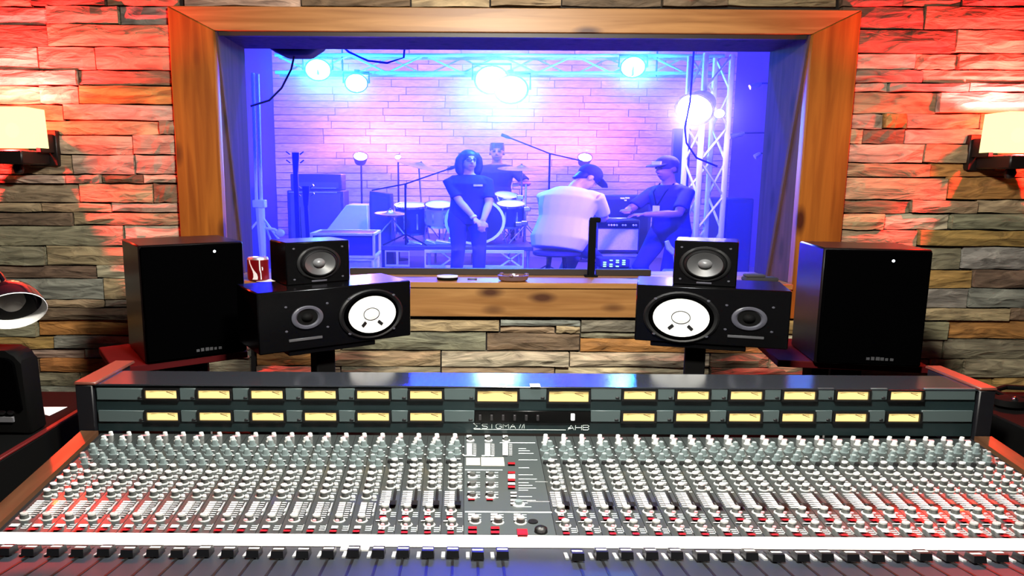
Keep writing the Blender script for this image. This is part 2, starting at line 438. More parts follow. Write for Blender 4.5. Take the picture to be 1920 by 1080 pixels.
for x0, x1, y0, y1, c in [
    (700, 937, 598, 621, 't'), (937, 1088, 598, 610, 'g'), (937, 1041, 610, 624, 't'), (1041, 1088, 610, 624, 't'), (1088, 1250, 598, 622, 'o'), (1088, 1250, 622, 635, 'o'),
    (640, 912, 622, 657, 'o'), (912, 1087, 624, 657, 'b'), (1087, 1300, 635, 661, 'a'), (600, 827, 658, 686, 't'), (827, 1067, 658, 686, 'l'), (1067, 1330, 661, 688, 'l'),
    (640, 827, 686, 707, 'o'), (827, 1040, 686, 707, 't'), (1040, 1330, 688, 707, 'l'),
    (480, 700, 598, 622, 'y'), (480, 640, 622, 657, 't'), (480, 600, 658, 686, 'a'), (480, 640, 686, 707, 't'),
    (1250, 1400, 598, 635, 'o'), (1400, 1560, 598, 624, 'y'), (1400, 1560, 624, 648, 'l'), (1300, 1440, 635, 661, 'a'), (1440, 1560, 648, 672, 'o'),
    (1330, 1440, 661, 688, 'b'), (1440, 1560, 672, 700, 't'), (1330, 1560, 688, 710, 'b')]:
    px_stone(x0, x1, y0, y1, c)
x = 345
while x < 1560:                               # the courses that run on above the head board
    x1 = min(1575, x + R.uniform(110, 220)); px_stone(x, x1, -10, 13, R.choice('tbp')); x = x1

# ------------------------------------------------------------------ the window between the rooms
win = bpy.data.objects.new('window_1', None); C.objects.link(win); win['kind'] = 'structure'; win.location = ((xl + xr) / 2, YF, z_sill)
YB = YF + 0.055
b = MB(); b.prism([(XO0, z_top), (xl, z_head), (xl, z_bot), (XO0, z_bot)], YF, YB, bev=0.004); part('frame_board', b, wood_v, win)
b = MB(); b.prism([(XO1, z_top), (XO1, z_bot), (xr, z_bot), (xr, z_head)], YF, YB, bev=0.004); part('frame_board', b, wood_v, win)
b = MB(); b.prism([(XO0, z_top), (XO1, z_top), (xr, z_head), (xl, z_head)], YF + 0.001, YB, bev=0.003); part('frame_board', b, wood_h, win)
b = MB(); b.box(xl, xr, YF - 0.002, YB, z_bot, z_sill - 0.028, bev=0.004); part('apron_board', b, wood_h, win)
b = MB(); b.box(xl, xr, YF - 0.012, YG, z_sill - 0.028, z_sill, bev=0.003); part('sill_board', b, wood_h, win)
for xa, xb in ((xl - 0.028, xl), (xr, xr + 0.028)):
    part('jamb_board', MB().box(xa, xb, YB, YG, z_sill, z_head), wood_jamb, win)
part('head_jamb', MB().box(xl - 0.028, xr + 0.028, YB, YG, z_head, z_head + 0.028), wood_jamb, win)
# the inner pane leans: near the room at its head, set back at its foot
g0, g1 = Vector((0, 3.70, z_sill)), Vector((0, 3.445, z_head))
def lean(t, o): return g0.y + (g1.y - g0.y) * t + o, g0.z + (g1.z - g0.z) * t
stop_m = M('dark_stop', (0.02, 0.012, 0.01), 0.5)
wood_stop = wood('stop_wood', (0.15, 0.065, 0.055), (0.25, 0.12, 0.09), (0.04, 0.015, 0.012), 2)
for xa, xb in ((xl, xl + 0.009), (xr - 0.009, xr)):
    b = MB()
    (ya, za), (yb, zb) = lean(0, 0), lean(1, 0)
    b.hexa([(xa, ya - .03, za), (xb, ya - .03, za), (xb, ya - .006, za), (xa, ya - .006, za)], [(xa, yb - .03, zb), (xb, yb - .03, zb), (xb, yb - .006, zb), (xa, yb - .006, zb)])
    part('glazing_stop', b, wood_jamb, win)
part('glazing_stop', MB().box(xl + .018, xr - .018, 3.415, 3.438, z_head - 0.02, z_head), stop_m, win)
xg = PZ(1104, 515, z_sill).x
for x0_, x1_ in ((PZ(655, 515, z_sill).x, xg - 0.01), (xg + 0.03, PZ(1215, 515, z_sill).x)):
    part('glazing_stop', MB().box(x0_, x1_, 3.655, 3.69, z_sill, z_sill + 0.034, bev=.003), stop_m, win)
b = MB(); (ya, za), (yb, zb) = lean(0, 0), lean(1, 0)
b.hexa([(xl, ya, za), (xr, ya, za), (xr, ya + .006, za), (xl, ya + .006, za)], [(xl, yb, zb), (xr, yb, zb), (xr, yb + .006, zb), (xl, yb + .006, zb)])
part('pane', b, glass, win)

# ------------------------------------------------------------------ wall lamps
shade_m = shade_mat()
bronze = M('dark_bronze', (0.012, 0.007, 0.006), 0.45, 0.3)
def sconce(px, py, side, label):
    c = P(px, py, 3.27); t = thing('wall_sconce', label, 'wall lamp', (c.x, YW - .01, c.z - 0.14), 0, 'lamps on the stone wall')
    hw, hh, d = 0.118, 0.089, 0.075
    ox = c.x - side * 0.055                      # the bracket sits a little towards the window
    part('back_plate', MB().box(ox - .07, ox + .07, YW - .03, YW + .02, c.z - .17, c.z + .0, bev=.004), bronze, t)
    b = MB()
    b.box(c.x - hw * .74, c.x + hw * .74, 3.27 - d, YW - .03, c.z - hh - .075, c.z - hh - .012, bev=.006)
    b.box(c.x - .012 - side * hw * .86, c.x + .012 - side * hw * .86, 3.30, YW - .03, c.z - hh - .02, c.z - .02, bev=.003)
    part('bracket', b, bronze, t)
    part('finial', MB().lathe([(.0, -.05), (.014, -.045), (.02, -.02), (.014, 0)], (c.x, 3.30, c.z - hh - .072), n=12, sx=K), bronze, t)
    b = MB()
    for k, (top, bot) in enumerate(((1.0, 1.04),)):
        lo = [(-hw * bot, -d * bot), (hw * bot, -d * bot), (hw * bot, d * bot), (-hw * bot, d * bot)]
        hi = [(-hw, -d), (hw, -d), (hw, d), (-hw, d)]
        v = [b.b.verts.new((c.x + x, 3.27 + y, c.z - hh)) for x, y in lo] + [b.b.verts.new((c.x + x, 3.27 + y, c.z + hh)) for x, y in hi]
        for i in range(4): b.b.faces.new((v[i], v[(i + 1) % 4], v[(i + 1) % 4 + 4], v[i + 4]))
    sh = part('shade', b, shade_m, t)
    md = sh.modifiers.new('thick', 'SOLIDIFY'); md.thickness = 0.004
    part('bulb', MB().ball((c.x, 3.28, c.z - .01), (.03, .022, .035), 12, 8), emitter('bulb_glow', (1, 0.7, 0.35), 6), t)
    lt = light('sconce_light', 'POINT', (c.x, 3.275, c.z + 0.045), 430, (1.0, 0.024, 0.026), 0.03)
    lt.parent = t; lt.location = Vector((c.x, 3.225, c.z + 0.03)) - t.location
    return t
sconce(20, 240, -1, 'square frosted wall lamp glowing over the red-lit stones left of the window')
sconce(1913, 249, 1, 'square frosted wall lamp glowing over the red-lit stones right of the window')

# ------------------------------------------------------------------ loudspeakers
def frame_from(tl, Yl, tr, Yr):
    """front top edge of a cabinet from its two corners in the picture and their distances"""
    a, c = P(*tl, Yl), P(*tr, Yr)
    z = (a.z + c.z) / 2; d = Vector((c.x - a.x, c.y - a.y, 0))
    return Vector(((a.x + c.x) / 2, (a.y + c.y) / 2, z)), d.length, math.atan2(d.y, d.x)
def ring_prof(r0, r1, y, h): return [(r0, y), ((r0 * 2 + r1) / 3, y + h), ((r0 + 2 * r1) / 3, y + h), (r1, y)]
led_w = emitter('white_led', (0.9, 0.95, 1), 6)

def big_speaker(tl, Yl, tr, Yr, h, d, led, label):
    m, wd, rz = frame_from(tl, Yl, tr, Yr)
    t = thing('studio_monitor', label, 'speaker', (m.x, m.y, m.z - h), rz, 'tall monitors beside the window')
    part('cabinet', MB().box(-wd / 2, wd / 2, 0.0, d, 0, h, bev=.006), M('black_wood_cabinet', (0.006, 0.004, 0.004), 0.3, spec=.3), t, False)
    part('grille', MB().box(-wd / 2 + .006, wd / 2 - .006, -.016, 0.001, .006, h - .006, bev=.005), grille, t, False)
    part('power_light', MB().lathe([(.0055, 0), (.004, .003), (0, .0035)], (wd * led[0], -.0155, h * led[1]), (0, -1, 0), 10), led_w, t, False)
    b = MB()
    for k, (bw, bh) in enumerate([(.012, .010), (.012, .013), (.014, .013), (.012, .012), (.010, .010), (.012, .010)]):
        b.box(-.01 + k * .017, -.01 + k * .017 + bw, -.018, -.0155, .026, .026 + bh)
    part('badge', b, M('grey_badge', (0.05, 0.05, 0.055), 0.5), t, False)
    return t, wd, rz, m
def stand(base, rz, top_z, plate, col, label, group, plate_off=(0, 0), hollow=0.0, plate_m=black):
    """floor stand: base plate, column, top plate"""
    t = thing('speaker_stand', label, 'stand', (base.x, base.y, 0), rz, group)
    px_, py_ = plate_off
    part('top_plate', MB().box(px_ - plate[0] / 2, px_ + plate[0] / 2, py_ - plate[1] / 2, py_ + plate[1] / 2, top_z - plate[2], top_z - 0.0015, bev=.003), plate_m, t, False)
    part('column', MB().box(-col[0] / 2, col[0] / 2, -col[1] / 2, col[1] / 2, .025, top_z - plate[2] + .001, bev=.005), matt_black, t, False)
    part('base_plate', MB().box(-plate[0] * .45, plate[0] * .45, -plate[1] * .45, plate[1] * .45, 0.0, .026, bev=.004), matt_black, t, False)
    if hollow: part('cable', MB().tube([(hollow, -col[1] / 2 - .006, .03), (hollow, -col[1] / 2 - .006, top_z - plate[2] - .002)], .004, 6), M('grey_cable', (.3, .3, .3), .5), t, False)
    return t
hb = 0.452
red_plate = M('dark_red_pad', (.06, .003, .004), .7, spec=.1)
t, wd, rz, m = big_speaker((258, 463), 2.56, (455, 450), 2.78, hb, 0.36, (.20, .925), 'tall black monitor left of the window, red-lit top')
dirb = Vector((-math.sin(rz), math.cos(rz), 0))
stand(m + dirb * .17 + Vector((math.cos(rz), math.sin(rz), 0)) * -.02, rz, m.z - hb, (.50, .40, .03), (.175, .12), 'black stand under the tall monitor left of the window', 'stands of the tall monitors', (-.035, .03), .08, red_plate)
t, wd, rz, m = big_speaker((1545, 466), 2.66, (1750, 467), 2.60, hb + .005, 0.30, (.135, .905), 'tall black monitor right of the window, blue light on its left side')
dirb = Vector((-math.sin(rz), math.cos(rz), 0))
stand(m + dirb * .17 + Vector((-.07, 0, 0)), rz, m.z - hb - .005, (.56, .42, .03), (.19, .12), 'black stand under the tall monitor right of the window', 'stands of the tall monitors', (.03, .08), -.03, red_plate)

def screws(b, pts, y, r=.004, mi=0):
    for x, z in pts: b.lathe([(r, 0), (r * .7, .002), (0, .0022)], (x, y, z), (0, -1, 0), 8, K, mi)
def two_way(tl, Yl, tr, Yr, h, d, woofer, tweeter, rw, label):
    """monitor lying on its side: white-coned woofer at one end, tweeter at the other"""
    m, wd, rz = frame_from(tl, Yl, tr, Yr)
    t = thing('nearfield_monitor', label, 'speaker', (m.x, m.y, m.z - h), rz, 'white-coned monitors lying on their sides')
    part('cabinet', MB().box(-wd / 2, wd / 2, 0, d, 0, h, bev=.004), black, t, False)
    xw, zw = woofer[0] * wd, woofer[1] * h
    ax = (0, -1, 0)
    w_ = part('woofer', MB().lathe([(rw * 1.34, -.001), (rw * 1.34, .006), (rw * 1.27, .010), (rw * 1.20, .008), (rw * 1.12, .004)], (xw, 0, zw), ax, 36, K, closed=False), rubber, t, False)
    part('surround', MB().lathe([(rw * 1.16, .004), (rw * 1.11, .014), (rw * 1.03, .015), (rw * .985, .0125)], (xw, 0, zw), ax, 36, K, closed=False), grille, w_, False)
    part('cone', MB().lathe([(rw * 1.0, .013), (rw * .32, .003), (rw * .315, .003), (rw * .2, .008), (0, .0105)], (xw, 0, zw), ax, 36, K, closed=False), cone_white, w_, False)
    part('dust_cap_ring', MB().lathe([(rw * .34, .003), (rw * .34, .0055), (rw * .315, .0055), (rw * .315, .003)], (xw, 0, zw), ax, 32, K, closed=False), rubber, w_, False)
    for s in (-1, 1):
        part('lead_wire', MB().bar((xw + s * rw * .26 * K, -.0075, zw - rw * .40), (xw + s * rw * .42 * K, -.010, zw - rw * .60), .011, .005, (0, -1, 0)), rubber, w_, False)
    xt, zt = tweeter[0] * wd, tweeter[1] * h
    tw = part('tweeter', MB().lathe([(rw * .60, -.001), (rw * .60, .005), (rw * .57, .007), (rw * .46, .007), (rw * .40, .002)], (xt, 0, zt), ax, 32, K, closed=False), grey_ring, t, False)
    part('dome', MB().lathe([(rw * .42, .0015), (rw * .22, .001), (rw * .2, .006), (rw * .1, .012), (0, .014)], (xt, 0, zt), ax, 24, K, closed=False), matt_black, tw, False)
    b = MB()
    screws(b, [(xw + s1 * rw * 1.28 * K * .72, zw + s2 * rw * 1.28 * .72) for s1 in (-1, 1) for s2 in (-1, 1)], -.008, .005)
    screws(b, [(xt + s1 * rw * .78 * K, zt + s2 * rw * .62) for s1 in (-1, 1) for s2 in (-1, 1)], .0005, .0045)
    part('screws', b, grey_ring, t, False, stuff=True)
    part('badge', MB().box(xt - .07, xt + .055, -.003, .001, h * .155, h * .20, bev=.001), M('dull_badge', (.06, .06, .065), .4), t, False)
    return t, m, rz, wd
def cube_speaker(tl, Yl, tr, Yr, z_bottom, d, label):
    m, wd, rz = frame_from(tl, Yl, tr, Yr); h = m.z - z_bottom
    t = thing('cube_speaker', label, 'speaker', (m.x, m.y, z_bottom), rz, 'small cube speakers on the nearfield monitors')
    part('cabinet', MB().box(-wd / 2, wd / 2, 0, d, 0, h, bev=.004), black, t, False)
    r = h * .28; zc = h * .49; ax = (0, -1, 0)
    part('baffle_ring', MB().lathe([(r * 1.40, -.001), (r * 1.40, .004), (r * 1.33, .007), (r * 1.22, .007), (r * 1.16, .002)], (0, 0, zc), ax, 32, K, closed=False), rubber, t, False)
    dr = part('driver', MB().lathe([(r * 1.18, .0015), (r * 1.12, .014), (r * 1.02, .018), (r * .96, .015)], (0, 0, zc), ax, 32, K, closed=False), rubber, t, False)
    part('cone', MB().lathe([(r * .97, .016), (r * .38, .002)], (0, 0, zc), ax, 32, K, closed=False), cone_dark, dr, False)
    part('dust_cap', MB().lathe([(r * .40, .002), (r * .36, .010), (r * .2, .017), (0, .020)], (0, 0, zc), ax, 24, K, closed=False), M('grey_dome', (.12, .12, .125), .35), dr, False)
    part('badge', MB().box(-wd * .12, wd * .12, -.003, .001, h * .045, h * .085, bev=.001), grey_ring, t, False)
    b = MB(); screws(b, [(s1 * wd * .38, zc + s2 * h * .36) for s1 in (-1, 1) for s2 in (-1, 1)], .0005, .004)
    part('screws', b, grey_ring, t, False, stuff=True)
    return t
hn = 0.218
tl_, ml, rl, wl = two_way((481, 541), 2.33, (770, 534), 2.66, hn, 0.25, (.215, .475), (-.205, .535), 0.0705, 'black monitor on its side left of window, white cone towards the middle')
tr_, mr, rr, wr = two_way((1194, 535), 2.58, (1486, 545), 2.44, hn - .004, 0.25, (-.195, .46), (.245, .5), 0.0725, 'black monitor on its side right of window, white cone towards the middle')
nl = Vector((-math.sin(rl), math.cos(rl), 0)); nr = Vector((-math.sin(rr), math.cos(rr), 0))
for m_, n_, r_, lab, off in ((ml, nl, rl, 'left', -.02), (mr, nr, rr, 'right', -.04)):
    stand(m_ + n_ * .12 + Vector((math.cos(r_), math.sin(r_), 0)) * off, r_, m_.z - hn + (.004 if lab == 'right' else 0), (.34, .22, .02), (.075, .07), f'slim black stand under the white-coned monitor {lab} of the window', 'stands of the white-coned monitors')
cube_speaker((535, 455), 2.50, (655, 450), 2.64, ml.z, 0.175, 'small black cube speaker with one grey cone, on the left white-coned monitor')
cube_speaker((1265, 452), 2.60, (1386, 453), 2.52, mr.z, 0.175, 'small black cube speaker with one grey cone, on the right white-coned monitor')

# ------------------------------------------------------------------ the mixing console
YBR = 2.0                                    # front of the meter bridge
bz0, bz1 = P(870, 812, YBR).z, P(870, 727, YBR).z
bx = lambda px: P(px, 768, YBR).x
bzz = lambda py: P(870, py, YBR).z
bz = lambda px, py: P(px, py, YBR).z
YBK = PZ(870, 703, bz1).y
pA, pB = P(870, 815, YBR - .004), P(870, 1004, 1.51)
pn = Vector((1, 0, 0)).cross(pB - pA).normalized()
if pn.z < 0: pn = -pn
def PP(px, py, lift=0.0):
    """the point of the sloping desk panel under a pixel, optionally lifted along the panel normal"""
    o, d = Vector((0, 0, EYE)), ray(px, py)
    return o + d * ((pA + pn * lift - o).dot(pn) / d.dot(pn))
desk = thing('mixing_console', 'large grey mixing console with lit meters and rows of knobs, in the foreground', 'mixing desk', (0, 1.75, 0))
teal = M('teal_grey_metal', (0.010, 0.020, 0.0215), 0.4, spec=.3, noise=0.12, nscale=6)
teal_lo = M('pale_teal_panel', (0.062, 0.086, 0.087), 0.45, spec=.3)
panel_m = M('grey_desk_panel', (0.034, 0.040, 0.039), 0.36, spec=1.0, noise=0.08, nscale=25, coat=.2)
groove_m = M('dark_groove', (0.008, 0.008, 0.009), 0.6)
top_m = M('bridge_top_metal', (0.020, 0.023, 0.028), 0.15, spec=.9)
X0, X1 = bx(182), bx(1826)
b = MB(); b.hexa([(X0, YBR, bz0), (X1, YBR, bz0), (X1, YBK + .05, bz0), (X0, YBK + .05, bz0)], [(X0, YBR, bz1), (X1, YBR, bz1), (X1, YBK, bz1), (X0, YBK, bz1)])
part('meter_bridge', b, teal, desk)
part('bridge_top', MB().box(X0 - .003, X1 + .003, YBR - .006, YBK + .004, bz1, bz1 + .006, bev=.002), top_m, desk)
for s, xa, xb in ((-1, bx(148), X0 - .003), (1, X1 + .003, bx(1858))):
    e = part('bridge_cheek', MB().box(xa, xb, YBR - .012, YBK + .09, bz0 - .06, bz1 + .004, bev=.003), M('dark_cheek', (.004, .004, .006), .5), desk)
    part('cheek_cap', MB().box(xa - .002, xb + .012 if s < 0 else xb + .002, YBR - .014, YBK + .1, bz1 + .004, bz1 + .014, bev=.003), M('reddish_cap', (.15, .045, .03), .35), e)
# meters
bezel = M('black_bezel', (.003, .003, .003), .4)
needle_m = M('needle', (.08, .04, .02), .5)
def meter_face_mat():
    m = bpy.data.materials.new('backlit_dial'); m.use_nodes = True
    nt = m.node_tree; nt.nodes.clear(); L = nt.links
    tc = nt.nodes.new('ShaderNodeTexCoord'); sp = nt.nodes.new('ShaderNodeSeparateXYZ'); L.new(tc.outputs['Object'], sp.inputs[0])
    ab = nt.nodes.new('ShaderNodeMath'); ab.operation = 'ABSOLUTE'; L.new(sp.outputs['X'], ab.inputs[0])
    rx = nt.nodes.new('ShaderNodeMapRange'); rx.interpolation_type = 'SMOOTHSTEP'; rx.inputs['From Min'].default_value = .008; rx.inputs['From Max'].default_value = .034; L.new(ab.outputs[0], rx.inputs[0])
    rz_ = nt.nodes.new('ShaderNodeMapRange'); rz_.inputs['From Min'].default_value = .002; rz_.inputs['From Max'].default_value = .0135; L.new(sp.outputs['Z'], rz_.inputs[0])
    pr = nt.nodes.new('ShaderNodeMath'); pr.operation = 'MULTIPLY'; L.new(rx.outputs[0], pr.inputs[0]); L.new(rz_.outputs[0], pr.inputs[1])
    st_ = nt.nodes.new('ShaderNodeMath'); st_.operation = 'MULTIPLY_ADD'; st_.inputs[1].default_value = -1.2; st_.inputs[2].default_value = 1.6; L.new(pr.outputs[0], st_.inputs[0])
    e = nt.nodes.new('ShaderNodeEmission'); e.inputs[0].default_value = (1.0, .70, .25, 1); L.new(st_.outputs[0], e.inputs[1])
    o = nt.nodes.new('ShaderNodeOutputMaterial'); L.new(e.outputs[0], o.inputs[0]); return m
face_m = meter_face_mat()
spots = []
for row, y in enumerate((738, 779)):
    for i in range(6): spots.append((306 + 98.6 * i, y + i * .15, 0))
    for i in range(6): spots.append((1197 + 99.2 * i, y + 1.5 + i * .2, 0))
spots += [(932, 741.5, 1), (1065, 742, 1)]
edges = {0: [], 1: []}
proto = {}
for px, py, big in spots:
    cx_, cz_ = bx(px), bz(px, py)
    hw, hh = (.0655, .0215) if big else (.0535, .0178)
    edges[1 if py > 760 else 0].append((cx_ - hw, cx_ + hw))
    if big not in proto:
        b = MB(); t_ = .0065
        b.box(-hw, hw, -.010, .0, hh - t_ * .8, hh).box(-hw, hw, -.010, .0, -hh, -hh + t_ * .8)
        b.box(-hw, -hw + t_, -.010, .0, -hh + t_ * .8, hh - t_ * .8).box(hw - t_, hw, -.010, .0, -hh + t_ * .8, hh - t_ * .8)
        mt = part('level_meter', b, bezel, desk, False)
        b = MB(); b.box(-hw + t_, hw - t_, -.003, 0, -hh + t_ * .8, hh - t_ * .8)
        part('dial', b, face_m, mt, False)
        b = MB(); arc = [(-hw * .66 + hw * 1.32 * k / 8, -.0034, hh * .34 + hh * .16 * math.sin(math.pi * k / 8)) for k in range(9)]
        b.tube(arc, .0006, 4); part('scale_line', b, needle_m, mt, False)
        b = MB(); b.bar((hw * .28, -.0045, hh * .42), (hw * .68, -.0045, -hh * .02), .0016, .001, (0, 1, 0)); part('needle', b, needle_m, mt, False)
        proto[big] = mt
    else:
        mt = copy_tree(proto[big], desk)
    mt.location = Vector((cx_, YBR - .001, cz_)) - desk.location
# pale blank panels between the meters
for row, (ya, yb) in enumerate(((727.5, 749), (769, 790))):
    cut = sorted(edges[row]); x = X0 + .004
    if row == 1: cut = sorted(cut + [(bx(890), bx(1107))])
    for a, c in cut + [(X1 - .004, X1)]:
        if a - x > .01:
            pc = (x + a) / 2; pcx = 870 + pc * 620
            za, zb = bz(pcx, yb), bz(pcx, ya)
            part('blank_panel', MB().box(x + .001, a - .001, YBR - .005, YBR + .002, za, zb, bev=.0012), teal_lo, desk)
            if a < X1 - .01 and row in (0, 1): part('trim_screw', MB().box(a - .018, a - .006, YBR - .0075, YBR - .004, za + .004, za + .010, bev=.0015), groove_m, desk)
        x = c
b = MB(); b.box(bx(890), bx(1107), YBR - .006, YBR + .002, bz(1000, 792), bz(1000, 769.5), bev=.001)
dsp = part('selector_panel', b, M('black_gloss', (.001, .001, .001), .25, spec=.2), desk)
for i in range(6): part('selector_switch', MB().box(bx(900 + i * 21.6) - .004, bx(900 + i * 21.6) + .004, YBR - .013, YBR - .005, bz(950, 786), bz(950, 776), bev=.001), M('dark_switch', (.02, .018, .02), .4), dsp)
part('lit_switch', MB().box(bx(1070), bx(1077), YBR - .013, YBR - .005, bz(1073, 786), bz(1073, 774), bev=.001), emitter('switch_lamp', (1, 1, .95), 1.6), dsp)
# lettering: open strokes on the lower lip of the bridge
GLYPH = {'E3': [[(1, 1), (0, 1), (.55, .5), (0, 0), (1, 0)]],
         'S': [[(1, 1), (.15, 1), (0, .8), (.15, .55), (.85, .45), (1, .2), (.85, 0), (0, 0)]], 'I': [[(.5, 1), (.5, 0)]],
         'G': [[(1, .85), (.8, 1), (.2, 1), (0, .75), (0, .25), (.2, 0), (.8, 0), (1, .2), (1, .5), (.6, .5)]],
         'M': [[(0, 0), (0, 1), (.5, .45), (1, 1), (1, 0)]], 'A': [[(0, 0), (.5, 1), (1, 0)], [(.2, .38), (.8, .38)]],
         '/': [[(0, 0), (.8, 1)]], 'H': [[(0, 0), (0, 1)], [(1, 0), (1, 1)], [(0, .5), (1, .5)]],
         'B': [[(0, 0), (0, 1), (.8, 1), (1, .78), (.8, .52), (1, .25), (.8, 0), (0, 0)], [(0, .52), (.8, .52)]]}
ink = M('white_print', (.72, .82, .8), .5)
lt = MB()
def word(txt, px, py, ph, adv, wdt, th=.0011):
    for ch in txt:
        for line in GLYPH.get(ch, []):
            lt.tube([(bx(px + x * wdt), YBR - .0012, bz(px, py - z * ph)) for x, z in line], th * .75, 4)
        px += adv
word(['E3'], 888, 803.5, 9.5, 15, 13, .0013)
word('SIGMA', 904, 803, 8, 13.2, 10.5)
word('//', 974, 803, 8, 5, 4); word('I', 981, 803, 9, 5, 5)
word('AHB', 1066, 806, 9, 14, 11.5)
lt.bar((bx(889), YBR - .001, bz(889, 804.8)), (bx(1062), YBR - .001, bz(1062, 806)), .0012, .0011, (0, 1, 0))
lt.ball((bx(1069), YBR - .001, bz(1069, 803)), (.005, .001, .003), 8, 5)
part('lettering', lt, ink, desk)
part('tape_tag', MB().box(bx(993), bx(1012), YBR - .011, YBR + .02, bz1 + .0065, bz1 + .0085, bev=.0008), white_p, desk)

# the sloping panel with its strips
NF, NN = 817.0, 1004.0
def edge_x(px_top, py=812): return P(px_top, 815, YBR).x
PITCH = P(870 - 33.6, 815, YBR).x - P(870, 815, YBR).x
PITCH = abs(PITCH)
XM0 = P(870, 815, YBR).x; XM1 = XM0 + PITCH * 4
def on(x, py, lift=0.0):
    p = PP(870, py, lift); return Vector((x, p.y, p.z))
xL, xR = XM0 - PITCH * 20 - .012, XM1 + PITCH * 24 + .012
b = MB()
q = [on(xL, NF, -.002), on(xR, NF, -.002), on(xR, 1100, -.002), on(xL, 1100, -.002)]
b.hexa([Vector((p.x, p.y, p.z - .10)) for p in q], q); part('panel_tray', b, groove_m, desk)
yv = lambda py: PP(870, py)                    # a point along the panel
ex = Vector((1, 0, 0)); ev = (pA - pB).normalized()   # away from the viewer along the slope
def slab(b, x0, x1, y0, y1, h0, h1, mi=0):
    """a flat piece on the panel between two picture rows, from lift h0 to h1"""
    b.hexa([on(x0, y1, h0), on(x1, y1, h0), on(x1, y0, h0), on(x0, y0, h0)], [on(x0, y1, h1), on(x1, y1, h1), on(x1, y0, h1), on(x0, y0, h1)], mi)
def puck(b, x, py, r, h, r2=None, mi=0, n=8, lift=0.0):
    r2 = r if r2 is None else r2
    c = on(x, py, lift); b.lathe([(r, 0), (r2, h)], c, pn, n, K, mi)

cap_w = M('white_cap', (.86, .86, .84), .3); body_g = M('grey_knob_body', (.085, .09, .085), .4); skirt = M('pale_skirt', (.42, .43, .41), .35)
teal_k = M('teal_grey_knob', (.17, .215, .215), .4); teal_t = M('pale_knob_top', (.36, .42, .42), .35)
red_b = M('dark_red_button', (.28, .008, .015), .35); red_w = M('pink_cap', (.75, .3, .33), .4); blk_k = M('black_button', (.004, .004, .004), .4)
white_b = M('white_button', (.82, .82, .8), .35); grey_b = M('grey_button', (.45, .46, .46), .4)
def knob_mesh(name, r, h, cols):
    b = MB(); b.lathe([(r * 1.45, 0), (r * 1.4, h * .12), (r * 1.05, h * .2), (r * .92, h * .78), (r * .95, h * .8), (r * .88, h), (0, h * 1.02)], (0, 0, 0), pn, 10, K, [0, 0, 1, 1, 2, 2], closed=False)
    b.bar(pn * h * 1.03 + ev * r * .1, pn * h * 1.03 - ev * -r * .8, r * .3, .0008, pn, 3)
    return b.mesh(name, cols)
mk_white = knob_mesh('knob', .0068, .0185, [skirt, body_g, cap_w, grey_b])
mk_low = knob_mesh('knob', .0075, .017, [skirt, body_g, skirt, red_w])
def strip_x(i): return XM0 - PITCH * (20 - i) if i < 20 else XM1 + PITCH * (i - 20)
tiny = MB(); tiny_mats = [white_b, grey_b, teal_k, teal_t, groove_m, cap_w, red_w, ink, skirt]
ladder = MB()
knob_rows_A = (886, 898, 910, 922, 934); knob_rows_B = (872, 883, 894, 905, 915)
n_knob = 0
rowA = []; strips = []
